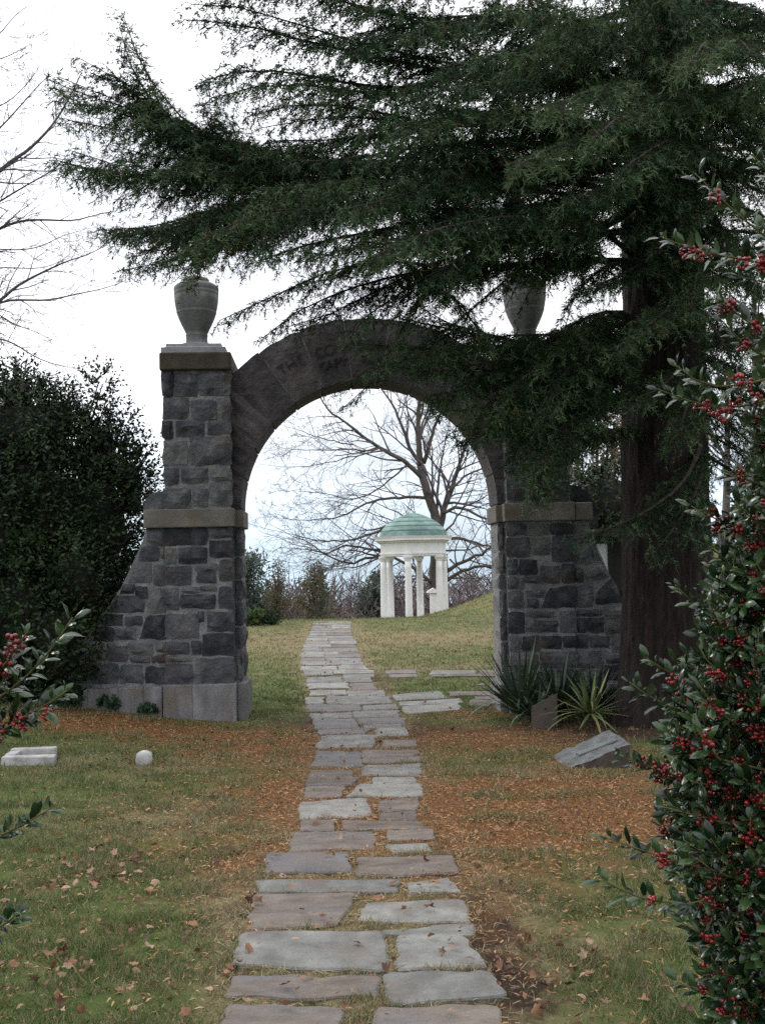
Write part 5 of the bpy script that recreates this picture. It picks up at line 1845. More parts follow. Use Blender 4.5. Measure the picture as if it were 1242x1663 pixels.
# winter woods as one far-off mass
def woods():
    sg = []
    strips = []
    n = 900
    for i in range(n):
        d = rnd.uniform(100, 175)
        px = rnd.uniform(-500, 1700)
        b = P(px, 1000, d)
        z = float(H(b[0], b[1]))
        top_py = 946 + 8 * mn.noise(Vector((px * .012, 3, 1))) + 7 * mn.noise(Vector((px * .05, 9, d * .05))) - (10 if px > 640 else 0) + rnd.uniform(-4, 26)
        top = P(px, top_py, d)[2]
        h = max(top - z, 3)
        p = Vector((b[0], b[1], z))
        d0 = Vector((rnd.gauss(0, .08), rnd.gauss(0, .08), 1)).normalized()
        nseg = 4
        nodes = []
        for k in range(nseg):
            p2 = p + d0 * h / nseg
            r = .012 * h * (1 - k / nseg) + .02
            sg.append((p, p2, r, r * .75))
            p = p2
            nodes.append(p.copy())
            d0 = (d0 + Vector((rnd.gauss(0, .12), rnd.gauss(0, .12), .1))).normalized()
        for k in range(34):
            q = nodes[rnd.randint(0, nseg - 1)] - Vector((0, 0, rnd.uniform(0, h / nseg)))
            dd = Vector((rnd.gauss(0, .6), rnd.gauss(0, .6), rnd.uniform(.25, 1))).normalized()
            l = h * rnd.uniform(.12, .34)
            m = q + dd * l * .5
            e = m + (dd + Vector((rnd.gauss(0, .3), rnd.gauss(0, .3), .2))).normalized() * l * .5
            strips.append((*q, *(e - q)))
    me = segs_mesh('winter_woods', sg, M['woods'])
    st_ = np.array(strips)
    ln_ = np.linalg.norm(st_[:, 3:], axis=1)
    SV, SF = scatter(LEAF4[0], LEAF4[1], st_[:, :3], st_[:, 3:], rand_unit(len(st_)), ln_, rng.uniform(.06, .14, len(st_)))
    bm = bmesh.new()
    bm.from_mesh(me)
    bm.from_mesh(mk('strips', SV, SF))
    bm.to_mesh(me)
    bm.free()
    o = part('winter_woods', me)
    tag(o, 'far purple brown leafless woods beyond the lawn', 'woods', None, 'stuff')
    # brushy undergrowth that closes the gaps low down
    n = 68000
    d = rng.uniform(90, 150, n)
    px = rng.uniform(-500, 1700, n)
    pos = np.array([P(a, 1000, b) for a, b in zip(px, d)])
    top = np.array([mn.noise(Vector((a * .03, 1, b * .03))) for a, b in zip(px, d)])
    pos[:, 2] = H(pos[:, 0], pos[:, 1]) + rng.uniform(0, 1, n) * (6.6 + 2.5 * top + .02 * (d - 90)) * (.55 + .45 * rng.uniform(0, 1, n))
    V, F = scatter(LEAF4[0], LEAF4[1], pos, rng.normal(0, .85, (n, 3)) + EZ, rand_unit(n), rng.uniform(.6, 1.6, n), rng.uniform(.04, .11, n))
    o = part('undergrowth', mk('undergrowth', V, F, M['woods']))
    tag(o, 'brown brushy undergrowth along the foot of the far woods', 'undergrowth', None, 'stuff')


woods()

# things seen past the right wing
pB = P(968, 1040, 17.0)
zB0 = float(H(pB[0], pB[1]))
blob_shrub('evergreen_bush', 'dark leafy bush behind the right wing wall', 'shrub',
           [E(985, 835, 16.5, .62, .5, .75), E(1000, 930, 16.3, .75, .6, .9)], 1300, .2, 10, .07, .45, M['shrubleaf'], up=.6, trunk_r=.03)
blob_shrub('beech_tree', 'tree with clinging pale brown leaves between right pier and cedar trunk', 'tree',
           [E(965, 765, 19, .5, .5, .8), E(985, 700, 19, .3, .3, .5), E(945, 800, 19, .4, .4, .5)], 900, .3, 8, .085, .45, M['brownleaf'], up=.5, core=0, trunk_r=.05)


def bare_right(px, py0, D, label, hpx):
    b = P(px, py0, D)
    z = float(H(b[0], b[1]))
    t = thing('bare_tree', (b[0], b[1], z), label, 'tree')
    tw = []
    top = P(px + 8, hpx, D)
    pts, L = resample([[b[0], b[1], z - .2], (np.array([b[0], b[1], z]) + top) / 2 + [.1, 0, 0], top], .5)
    rad = np.linspace(.16, .05, len(pts))
    mb = MB().tube(pts, rad, 8)
    limb_twigs(tw, pts, rad, .8, 2.6, 3, .008, start=.25, lift=.05, kids=(2, 4))
    part('trunk', mb.mesh('trunk', M['barebark'], True), t)
    part('twigs', segs_mesh('twigs', tw, M['baretwig']), t, 'stuff')


bare_right(1216, 1000, 24, 'pale leafless tree glimpsed at the right edge behind the holly', 480)
bare_right(1172, 1000, 30, 'thin leafless tree between the cedar trunk and the holly', 600)

# dark notice shelter behind the right wing
k0 = P(990, 1050, 14.6)
kz = float(H(k0[0], k0[1]))
kio = thing('notice_shelter', (k0[0], k0[1], kz), 'dark roofed notice shelter with a white panel behind the right wing wall', 'shelter')
s14 = 14.6 / FPX
xk = lambda px, py=900: P(px, py, 14.6)[0]
zk = lambda py, px=985: P(px, py, 14.6)[2]
part('roof', bevel_box('roof', xk(958), xk(1060), k0[1] - .35, k0[1] + .5, zk(871), zk(860), M['blackpaint'], .01), kio)
part('lintel', bevel_box('lintel', xk(966), xk(1050), k0[1] - .1, k0[1] - .02, zk(882), zk(871), M['blackpaint'], .005), kio)
part('panel', bevel_box('panel', xk(967), xk(989.5), k0[1] - .05, k0[1] - .01, zk(945), zk(882.5), M['panelwhite'], .004), kio)
part('panel', bevel_box('panel', xk(992), xk(1048), k0[1] - .05, k0[1] - .01, zk(960), zk(882.5), M['blackpaint'], .004), kio)
for a in (964, 990.5, 1048):
    part('post', bevel_box('post', xk(a) - .03, xk(a) + .03, k0[1] - .07, k0[1] + .01, kz - .2, zk(871.5), M['blackpaint'], .004), kio)


# ------------------------------------------------------------------ holly
HL = np.array([(0, 0, 0), (.34, .22, -.05), (.46, .52, -.06), (.30, .82, -.12), (0, 1.0, -.20), (-.30, .82, -.12), (-.46, .52, -.06), (-.34, .22, -.05), (0, .3, .07), (0, .62, .05)])
HF = [(0, 1, 8), (1, 2, 9), (1, 9, 8), (2, 3, 9), (3, 4, 9), (0, 8, 7), (7, 8, 9), (7, 9, 6), (6, 9, 5), (5, 9, 4)]


def berry_mesh(seed):
    r2 = random.Random(seed)
    mb = MB()
    for _ in range(r2.randint(7, 11)):
        d = Vector((r2.gauss(0, 1), r2.gauss(0, 1), r2.gauss(0, 1))).normalized()
        c = d * r2.uniform(.007, .019)
        bm = bmesh.new()
        bmesh.ops.create_icosphere(bm, subdivisions=1, radius=r2.uniform(.0050, .0066))
        mb.add([np.array(v.co + c) for v in bm.verts], [[v.index for v in f.verts] for f in bm.faces])
        bm.free()
    return mb.mesh('berry_cluster', M['berry'], True)


BERRIES = [berry_mesh(s) for s in range(5)]
HLEAF = [mk('leaf', HL * [w * l, l, l], HF, M['holly'], True) for w, l in ((.50, .046), (.46, .052), (.54, .042), (.48, .038))]


def holly(name, label, base, sprigs, fill, nfill, nleafobj, nberry, body):
    t = thing(name, base, label, 'shrub', 'berried holly bushes either side of the viewer')
    stems = MB()
    wood = MB()
    pos, dirs, nor, scl, near = [], [], [], [], []
    berry = []
    off = Matrix.Translation(-Vector(base))

    def sprig(pts, r=.0035, prio=0, berr=.5, step=.0105):
        ax, L = resample(pts, step)
        n = len(ax)
        T = nrm(np.gradient(ax, axis=0))
        idx = np.unique(np.linspace(0, n - 1, max(4, n // 5)).astype(int))
        stems.tube(ax[idx], np.linspace(r, r * .4, len(idx)), 5)
        A = nrm(np.cross(T, EZ + 1e-3))
        B = np.cross(A, T)
        ph = rng.uniform(0, 6.28)
        for i in range(2, n):
            a = ph + i * 2.4
            rad = A[i] * math.cos(a) + B[i] * math.sin(a)
            tip = i / n
            dd = nrm(T[i] * (.55 + .5 * tip) + rad * .8 + EZ * .22 + rng.normal(0, .16, 3))
            nn = nrm(EZ * .5 + T[i] * .4 - rad * .35 + rng.normal(0, .3, 3))
            pos.append(ax[i] + rad * .004)
            dirs.append(dd)
            nor.append(nn)
            scl.append(rng.uniform(.6, 1.22) * (1 - .25 * max(0, tip - .7) / .3))
            near.append(prio)
            if tip < .80 and rng.uniform() < berr * .28 and tip > .12:
                berry.append((ax[i] + rad * .010, prio))
    for pts, berr in sprigs:
        sprig([P(*p) for p in pts], prio=1, berr=berr)
    made = 0
    tries = 0
    while made < nfill and tries < nfill * 30:
        tries += 1
        c, r = fill[rnd.randrange(len(fill))]
        d = rand_unit(1)[0]
        k = rng.uniform(.35, 1.0) ** .5
        p = np.array(c) + d * np.array(r) * k
        if p[2] < .12 or not body(p):
            continue
        dd = nrm(d / np.array(r) * np.mean(r) + EZ * .35 + rng.normal(0, .3, 3))
        l = rng.uniform(.10, .22)
        mid = p + dd * l * .5 + rng.normal(0, .008, 3)
        e = p + dd * l + EZ * .02
        if not body(e):
            continue
        sprig([p, mid, e], r=.0028, prio=0, berr=.45 if k > .6 else .15, step=.0125)
        made += 1
    pos, dirs, nor, scl = map(np.array, (pos, dirs, nor, scl))
    near = np.array(near)
    # the leaves that show largest are parts of their own, the rest are joined
    rel = pos - EYE
    dep = rel @ f_
    px = CX + FPX * (rel @ R_) / dep
    py = CY - FPX * (rel @ U_) / dep
    vis = (dep > .3) & (px > -10) & (px < 1252) & (py > -10) & (py < 1673)
    score = np.where(vis, -dep - .25 * (1 - near), -99)
    order = np.argsort(-score)
    ind = set(order[:nleafobj].tolist())
    D = nrm(dirs)
    X = nrm(np.cross(D, nor))
    Zn = np.cross(X, D)
    for i in ind:
        o = bpy.data.objects.new('leaf', HLEAF[i % 4])
        COL.objects.link(o)
        o.parent = t
        s = scl[i]
        o.matrix_basis = off @ Matrix(((X[i][0] * s, D[i][0] * s, Zn[i][0] * s, pos[i][0]), (X[i][1] * s, D[i][1] * s, Zn[i][1] * s, pos[i][1]),
                                       (X[i][2] * s, D[i][2] * s, Zn[i][2] * s, pos[i][2]), (0, 0, 0, 1)))
    rest = np.array([i for i in range(len(pos)) if i not in ind])
    if len(rest):
        ls = .045 * scl[rest]
        V, F = scatter(HL, HF, pos[rest], dirs[rest], nor[rest], ls, ls * .5)
        part('foliage', mk('foliage', V, F, M['holly'], True), t, 'stuff')
    bp_ = np.array([b[0] for b in berry])
    rel = bp_ - EYE
    dep = rel @ f_
    bx_ = CX + FPX * (rel @ R_) / dep
    berry = [berry[i] for i in np.argsort(dep + 5 * ((bx_ > 1250) | (bx_ < -8)))]
    for k, (p, _) in enumerate(berry[:nberry]):
        o = bpy.data.objects.new('berry_cluster', BERRIES[k % 5])
        COL.objects.link(o)
        o.parent = t
        o.matrix_basis = off @ Matrix.LocRotScale(Vector(p), Matrix.Rotation(rnd.uniform(0, 6), 3, rand_unit(1)[0]).to_quaternion(), Vector((1, 1, 1)) * rnd.uniform(.85, 1.2))
    # main stems from the ground
    b0 = np.array(base)
    for c, r in fill:
        for _ in range(6):
            q = np.array(c) + rand_unit(1)[0] * np.array(r) * .6
            if not body(q):
                continue
            m1 = b0 + (q - b0) * .35 + rng.normal(0, .06, 3)
            m2 = b0 + (q - b0) * .7 + rng.normal(0, .05, 3)
            st_, _ = resample([b0 + rng.normal(0, .04, 3) * [1, 1, 0], m1, m2, q], .12)
            wood.tube(st_, np.linspace(.013, .004, len(st_)), 6)
    for pts, _ in sprigs:
        q = P(*pts[0])
        m1 = b0 + (q - b0) * .35 + rng.normal(0, .06, 3)
        m2 = b0 + (q - b0) * .7 + rng.normal(0, .05, 3)
        st_, _ = resample([b0 + rng.normal(0, .03, 3) * [1, 1, 0], m1, m2, q], .12)
        wood.tube(st_, np.linspace(.011, .0035, len(st_)), 5)
    part('stems', stems.mesh('stems', M['hollystem'], True), t)
    part('branches', wood.mesh('branches', M['barebark'], True), t)
    print(name, 'leaves', len(pos), 'berries', len(berry))
    return t


SPR = [([(1265, 432, 2.60), (1190, 418, 2.55), (1130, 408, 2.5), (1072, 384, 2.45)], .9), ([(1275, 408, 2.65), (1205, 356, 2.6), (1165, 318, 2.55), (1128, 282, 2.5)], .9),
       ([(1290, 330, 2.6), (1245, 280, 2.55), (1222, 252, 2.5)], .2), ([(1275, 565, 2.5), (1225, 530, 2.45), (1190, 505, 2.45), (1158, 482, 2.4)], .7),
       ([(1275, 600, 2.5), (1235, 575, 2.5), (1190, 545, 2.45), (1175, 525, 2.4)], .9), ([(1275, 605, 2.45), (1205, 628, 2.4), (1140, 628, 2.4), (1096, 592, 2.35)], .9),
       ([(1275, 640, 2.5), (1180, 668, 2.45), (1120, 652, 2.4), (1068, 632, 2.35)], .9), ([(1275, 770, 2.6), (1240, 725, 2.55), (1212, 690, 2.5)], .3),
       ([(1275, 850, 2.7), (1200, 862, 2.6), (1160, 842, 2.55), (1122, 822, 2.5)], .9), ([(1265, 960, 2.7), (1195, 925, 2.6), (1150, 885, 2.55)], .9),
       ([(1265, 1000, 2.8), (1190, 995, 2.7), (1130, 985, 2.6), (1096, 950, 2.55)], .5), ([(1250, 1150, 2.7), (1180, 1130, 2.65), (1105, 1105, 2.6), (1048, 1068, 2.55)], .5),
       ([(1235, 1205, 2.6), (1135, 1165, 2.55), (1065, 1140, 2.5), (1022, 1108, 2.45)], .8), ([(1200, 1300, 2.6), (1115, 1265, 2.55), (1045, 1245, 2.5), (1002, 1225, 2.45)], .7),
       ([(1225, 1440, 2.4), (1125, 1405, 2.35), (1050, 1385, 2.3), (978, 1358, 2.25)], .6), ([(1205, 1480, 2.4), (1105, 1468, 2.35), (1035, 1460, 2.3), (972, 1425, 2.25)], .5),
       ([(1255, 1560, 2.4), (1185, 1545, 2.35), (1110, 1500, 2.3)], .4), ([(1255, 1650, 2.4), (1175, 1625, 2.35), (1100, 1595, 2.3)], .5),
       ([(1270, 720, 2.5), (1235, 690, 2.5), (1205, 660, 2.5)], .8), ([(1265, 1080, 2.6), (1200, 1060, 2.55), (1140, 1030, 2.5)], .9),
       ([(1265, 900, 2.6), (1220, 880, 2.6), (1185, 850, 2.55)], .9), ([(1240, 1250, 2.4), (1150, 1230, 2.4), (1090, 1200, 2.4)], .9),
       ([(1240, 1350, 2.4), (1150, 1330, 2.4), (1075, 1310, 2.4)], .8), ([(1270, 470, 2.6), (1235, 455, 2.6), (1200, 450, 2.55)], .8),
       ([(1260, 800, 2.55), (1220, 780, 2.55), (1180, 770, 2.5)], .6)]


def left_edge(py):
    return np.interp(py, [200, 740, 800, 900, 1000, 1100, 1200, 1300, 1400, 1500, 1600, 1700], [1240, 1225, 1180, 1150, 1130, 1085, 1075, 1065, 1075, 1110, 1125, 1135])


def body_r(p):
    rel = p - EYE
    d = rel @ f_
    if d < 1.4:
        return False
    px = CX + FPX * (rel @ R_) / d
    py = CY - FPX * (rel @ U_) / d
    return px > left_edge(py) + rnd.uniform(-8, 12)


hc = P(1440, 1270, 2.9)
hb = np.array([hc[0], hc[1], 0])
hb[2] = float(H(hb[0], hb[1]))
holly('holly_bush', 'glossy holly bush loaded with red berries filling the right edge', hb, SPR,
      [(hc, (.75, .62, .80)), (P(1430, 900, 2.9), (.55, .5, .55)), (P(1420, 560, 2.8), (.36, .4, .4)), (P(1380, 1480, 2.75), (.6, .5, .6)), (P(1230, 1290, 2.75), (.26, .32, .75))] + [(P(1215, 1200, 2.7), (.2, .28, .5)), (P(1190, 1480, 2.6), (.2, .28, .36)), (P(1225, 1000, 2.75), (.16, .28, .4)), (P(1225, 860, 2.7), (.14, .25, .28)), (P(1230, 1350, 2.55), (.2, .25, .5))] * 2,
      1350, 300, 230, body_r)


def body_l(p):
    rel = p - EYE
    d = rel @ f_
    if d < .8:
        return False
    return CX + FPX * (rel @ R_) / d < -18


lc = P(-420, 1250, 2.5)
lbs = np.array([lc[0], lc[1], 0])
lbs[2] = float(H(lbs[0], lbs[1]))
holly('holly_bush', 'holly sprigs with dark red berries reaching in from the left edge', lbs,
      [([(-40, 1160, 2.35), (30, 1112, 2.3), (80, 1062, 2.25), (118, 1003, 2.2)], .45), ([(-40, 1195, 2.35), (15, 1172, 2.3), (70, 1150, 2.25), (108, 1122, 2.2)], .25),
       ([(-40, 1125, 2.35), (5, 1085, 2.3), (28, 1052, 2.25), (45, 1026, 2.2)], .8), ([(-40, 1205, 2.3), (0, 1190, 2.3), (45, 1160, 2.25)], .9),
       ([(-40, 1375, 2.4), (20, 1350, 2.35), (85, 1312, 2.3)], .15), ([(-40, 1525, 2.3), (5, 1505, 2.25), (34, 1480, 2.2)], .0), ([(-40, 1150, 2.4), (0, 1120, 2.35), (20, 1075, 2.3)], .9)],
      [(lc, (.45, .5, .7)), (P(-330, 1150, 2.5), (.35, .4, .5))], 230, 140, 50, body_l)


# ------------------------------------------------------------------ yuccas
def yucca(base, n, Lr, wid, mat, label, lean=(0, 0), tilt=(.25, 1.25), grp='yuccas at the foot of the right pier', azi=None):
    t = thing('yucca_plant', base, label, 'plant', grp)
    for k in range(n):
        az = rnd.uniform(0, 6.283) if azi is None else rnd.uniform(*azi)
        el = math.pi / 2 - rnd.uniform(*tilt)
        L = rnd.uniform(*Lr)
        d = Vector((math.cos(az) * math.cos(el) + lean[0], math.sin(az) * math.cos(el) + lean[1], math.sin(el))).normalized()
        sdv = d.cross(Vector((0, 0, 1))).normalized()
        nv = sdv.cross(d)
        b = Vector(base) + Vector((math.cos(az), math.sin(az), 0)) * .03 + Vector((0, 0, .05))
        V, Fs = [], []
        ns = 6
        sag = rnd.uniform(.0, .22) if rnd.random() < .8 else rnd.uniform(.3, .6)
        for i in range(ns + 1):
            u = i / ns
            w = wid * (1 - u ** 2.2) * (.55 + .45 * min(1, u * 4)) + .001
            c = b + d * L * u - Vector((0, 0, 1)) * sag * L * u ** 2.6
            V += [c - sdv * w, c - nv * w * .25, c + sdv * w]
        for i in range(ns):
            a = 3 * i
            Fs += [(a, a + 1, a + 4, a + 3), (a + 1, a + 2, a + 5, a + 4)]
        part('leaf', mk('leaf', np.array([list(v) for v in V]), Fs, mat, True), t)
    mb = MB().tube([np.array(base) - [0, 0, .03], np.array(base) + [0, 0, .09]], [.05, .03], 7)
    part('stem', mb.mesh('stem', M['twig']), t)


yp = P(858, 1150, 11.7)
for (px, py, d, n, Lr, lab) in ((845, 1142, 11.75, 115, (.55, 1.0), 'dark spiky yucca nearest the arch opening at the right pier'),
                                (905, 1140, 11.8, 105, (.5, .95), 'dark spiky yucca in the middle against the right pier stones'),
                                (965, 1140, 11.8, 75, (.45, .85), 'dark yucca at the cedar end of the clump by the right wing'),
                                (872, 1162, 11.3, 30, (.35, .6), 'low dark yucca in front of the clump beside the leaning tablet')):
    q = P(px, py, d)
    q[2] = float(H(q[0], q[1]))
    yucca(q, n, Lr, .019, M['yucca'], lab)
q = P(958, 1168, 10.95)
q[2] = float(H(q[0], q[1])) + .10
yucca(q, 44, (.38, .66), .017, M['yucca_pale'], 'pale yellow green yucca rosette behind the slanted grey marker', tilt=(.15, 1.75))

# leaning tablet
q = G(880, 1176)
s = q[1] / FPX
tab = None
V0 = np.array([P(862, 1176, 11.0), P(905, 1170, 11.0), P(903, 1127, 11.05), P(862.5, 1148, 11.05)])
back = np.array([.02, .06, 0])
V = np.concatenate([V0, V0 + back])
V[[0, 1, 4, 5], 2] -= .06
me = mk('stone_tablet', V, [(0, 1, 2, 3), (7, 6, 5, 4), (0, 4, 5, 1), (1, 5, 6, 2), (2, 6, 7, 3), (3, 7, 4, 0)], M['plaque_edge'])
tag(part('stone_tablet', me), 'brown stone tablet with a sloping top leaning among the yuccas', 'tablet')

# slanted grey marker with a raised bar
dg = 9.25
c4 = np.array([P(896, 1227, 9.2), P(921, 1249, 8.60), P(1022, 1209, 8.56), P(990, 1185, 9.1)])
gm = thing('grave_marker', (c4.mean(0)[0], c4.mean(0)[1], float(H(*c4.mean(0)[:2]))), 'slanted grey stone marker with a raised bar beside the pale yucca', 'grave marker')
nn_ = nrm(np.cross(c4[1] - c4[0], c4[3] - c4[0]))
if nn_[2] < 0:
    nn_ = -nn_
gu, gv = 8, 4
V, Fs = [], []
for j in range(gv + 1):
    for i in range(gu + 1):
        s_, t_ = i / gu, j / gv
        p = (c4[0] * (1 - s_) + c4[3] * s_) * (1 - t_) + (c4[1] * (1 - s_) + c4[2] * s_) * t_
        if i in (0, gu) or j in (0, gv):
            p = p + rng.normal(0, .005, 3)
        V.append(p + nn_ * rng.normal(0, .0025))
n0 = len(V)
rg = [i for i in range(gu + 1)] + [(j + 1) * (gu + 1) - 1 for j in range(1, gv + 1)] + [gv * (gu + 1) + i for i in range(gu - 1, -1, -1)] + [j * (gu + 1) for j in range(gv - 1, 0, -1)]
for lvl in (.45, 1.0):
    for r in rg:
        p = V[r].copy()
        zf = float(H(p[0], p[1])) - .05
        p[2] = p[2] + (zf - p[2]) * lvl
        p[:2] += (np.array(c4.mean(0)[:2]) - p[:2]) * (.06 * lvl) + rng.normal(0, .012, 2)
        V.append(p)
for j in range(gv):
    for i in range(gu):
        a = j * (gu + 1) + i
        Fs.append((a, a + gu + 1, a + gu + 2, a + 1))
m_ = len(rg)
for lvl in range(2):
    src = rg if lvl == 0 else [n0 + k for k in range(m_)]
    for k in range(m_):
        k2 = (k + 1) % m_
        Fs.append((src[k], src[k2], n0 + lvl * m_ + k2, n0 + lvl * m_ + k))
nt_ = gu * gv
part('slab', mk('slab', np.array(V), Fs[:nt_], M['grave'], False), gm)
part('rough_side', mk('rough_side', np.array(V), Fs[nt_:], M['plaque_edge'], False), gm)
bl = lambda s_, t_: (c4[0] * (1 - s_) + c4[3] * s_) * (1 - t_) + (c4[1] * (1 - s_) + c4[2] * s_) * t_
pq = [bl(.30, .62), bl(.30, .44), bl(.92, .50), bl(.92, .66)]
V = [p + nn_ * .002 for p in pq] + [p + nn_ * .014 for p in pq]
part('raised_bar', mk('raised_bar', np.array(V), [(4, 5, 6, 7), (0, 1, 5, 4), (1, 2, 6, 5), (2, 3, 7, 6), (3, 0, 4, 7)], M['plaque']), gm)

# white stones in the left lawn
q = G(45, 1243)
s = np.linalg.norm(q - EYE) / FPX
ws = thing('marble_slab', q, 'broken white marble slab with a slot lying in the left lawn', 'slab')
w = 40 * s
part('front_rail', bevel_box('front_rail', q[0] - w, q[0] + w, q[1] - .01, q[1] + .11, q[2] - .05, q[2] + .075, M['marble'], .012, .012), ws)
part('back_rail', bevel_box('back_rail', q[0] - w * .97, q[0] + w * .72, q[1] + .26, q[1] + .36, q[2] - .05, q[2] + .10, M['marble'], .012, .012), ws)
part('end_block', bevel_box('end_block', q[0] - w, q[0] - w * .55, q[1] + .10, q[1] + .27, q[2] - .05, q[2] + .085, M['marble'], .012, .012), ws)
part('slot_floor', bevel_box('slot_floor', q[0] - w * .6, q[0] + w * .9, q[1] + .09, q[1] + .28, q[2] - .06, q[2] + .03, M['plaque_edge'], .004), ws)
q = G(233, 1243)
s = np.linalg.norm(q - EYE) / FPX
w = 12.5 * s
bm = bmesh.new()
bmesh.ops.create_cube(bm, size=1)
bmesh.ops.subdivide_edges(bm, edges=bm.edges[:], cuts=4, use_grid_fill=True)
for v in bm.verts:
    p = v.co.copy()
    r = p.length
    k = max(abs(p.x), abs(p.y), abs(p.z)) / max(r, 1e-6)
    p = p * (1 - .32 * (1 - k) / .42 * .6)
    if p.z > 0:
        p.z -= .55 * p.x * p.x
    v.co = Vector((p.x * 2 * w, p.y * 2 * w * .9, p.z * 2 * w * 1.0)) + .006 * mn.noise_vector(p * 5) + Vector((q[0], q[1] + .05, q[2] + w * .72))
me = bpy.data.meshes.new('white_stone')
bm.to_mesh(me)
bm.free()
me.materials.append(M['marble'])
me.polygons.foreach_set('use_smooth', np.ones(len(me.polygons), bool))
tag(part('white_stone', me), 'small round topped white stone stub alone on the left lawn', 'stone')

q = G(783, 1114)
me = MB().tube([q + [-.075, 0, .015], q + [0, .01, .02], q + [.07, .02, .012]], [.011, .012, .010], 7).mesh('white_stick', M['marble'], True)
tag(part('white_stick', me), 'short white stick lying on the grass beside the side stones', 'stick')

# weeds along the plinth
for px, py, r, lab in ((112, 1132, .17, 'leafy weed at the far left end of the plinth'), (179, 1140, .11, 'weed against the middle of the left wing plinth'),
                       (240, 1147, .085, 'smallest weed near the left pier corner')):
    q = P(px, py, 11.9)
    z = float(H(q[0], q[1]))
    blob_shrub('weed', lab, 'weed', [((q[0], q[1], z + r * .55), (r, r * .8, r * .8))], int(1800 * r), .05, 5, .04, .8, M['weed'], up=.6, core=0, trunk_r=.004,
               group='weeds along the plinth')

# ------------------------------------------------------------------ grass, litter and fallen leaves


def in_view_points(n, y0, y1, power=1.0, margin=.6):
    t = rng.uniform(0, 1, n) ** power
    y = y0 + (y1 - y0) * t
    xm = np.tan(YAW) * y
    half = y * (621 / FPX) * 1.04 + margin
    x = xm + rng.uniform(-1, 1, n) * half
    return x, y


def clear_of_wall(x, y):
    blk = (y > YW - .1) & (y < YB + .25) & ((x < JLx + .05) | (x > JRx - .05))
    return ~blk


def grass():
    sets = []
    dsets = []
    for (n, y0, y1, Lr, w, pw) in ((340000, 3.2, 8.0, (.022, .055), .0022, .85), (210000, 8.0, 14, (.025, .06), .0034, 1), (130000, 14, 31, (.03, .06), .007, 1.2), (60000, 31, 42, (.04, .08), .012, 1.0)):
        x, y = in_view_points(n, y0, y1, pw)
        cv_ = cover(x, y)
        gxx, gyy = np.meshgrid(np.linspace(-9, 12, 421), np.linspace(y0, y1, 241))
        gn = np.array([mn.noise(Vector((a * 3.2, b * 3.2, 0))) + .7 * mn.noise(Vector((a * 11, b * 11, 4))) for a, b in zip(gxx.ravel(), gyy.ravel())]).reshape(gxx.shape)
        clump = gn[np.clip(((y - y0) / (y1 - y0) * 240).astype(int), 0, 240), np.clip(((x + 9) / 21 * 420).astype(int), 0, 420)]
        keep = (rng.uniform(0, 1, n) < np.clip(.80 + .9 * clump - cv_[:, 0] * .7 - cv_[:, 1] * 1.2, .05, 1)) & ~on_stone(x, y, .985) & clear_of_wall(x, y)
        x, y, cl_ = x[keep], y[keep], clump[keep]
        cvk = cv_[keep]
        m = len(x)
        p = np.c_[x, y, H(x, y) - .004]
        d = nrm(rng.normal(0, .62, (m, 3)) * [1, 1, .3] + EZ)
        L = rng.uniform(*Lr, m) * (1 + .8 * np.clip(cl_, -.5, 1))
        sd = nrm(np.cross(d, rand_unit(m))) * (w * rng.uniform(.6, 1.3, m))[:, None]
        tip = p + d * L[:, None]
        V = np.stack([p - sd, p + sd, tip], 1)
        dry = rng.uniform(0, 1, m) < np.clip(cvk[:, 2] * .8 + .03 + .2 * cvk[:, 0], 0, .8)
        for msk, st in ((~dry, sets), (dry, dsets)):
            v = V[msk].reshape(-1, 3)
            st.append((v, np.arange(len(v)).reshape(-1, 3)))
    # straw along the path edges and in the joints
    x, y = in_view_points(90000, 3.2, 13, .8)
    near = on_stone(x, y, 1.22) & ~on_stone(x, y, .985)
    cvx = cover(x, y)[:, 2]
    near |= (cvx > .55) & (rng.uniform(0, 1, len(x)) < .25) & ~on_stone(x, y, 1.0)
    x, y = x[near], y[near]
    m = len(x)
    p = np.c_[x, y, H(x, y) + .012]
    d = nrm(rng.normal(0, 1, (m, 3)) * [1, 1, .28])
    V, F = scatter([(-.5, 0, 0), (.5, 0, 0), (.45, .6, .05), (-.45, .6, .05), (0, 1, .02)], [(0, 1, 2), (0, 2, 3), (3, 2, 4)], p, d, EZ + rng.normal(0, .4, (m, 3)), rng.uniform(.025, .07, m), .003)
    dsets.append((V, F))
    V, F = join(sets)
    o = part('grass', mk('grass', V, F, M['grass']))
    tag(o, 'short green winter grass growing on the lawn', 'grass', None, 'stuff')
    V, F = join(dsets)
    o = part('dry_grass', mk('dry_grass', V, F, M['drygrass']))
    tag(o, 'straw coloured dry grass along the path edges and lawn', 'dry grass', None, 'stuff')
    print('grass tris', sum(len(f) for v, f in sets), sum(len(f) for v, f in dsets))


grass()


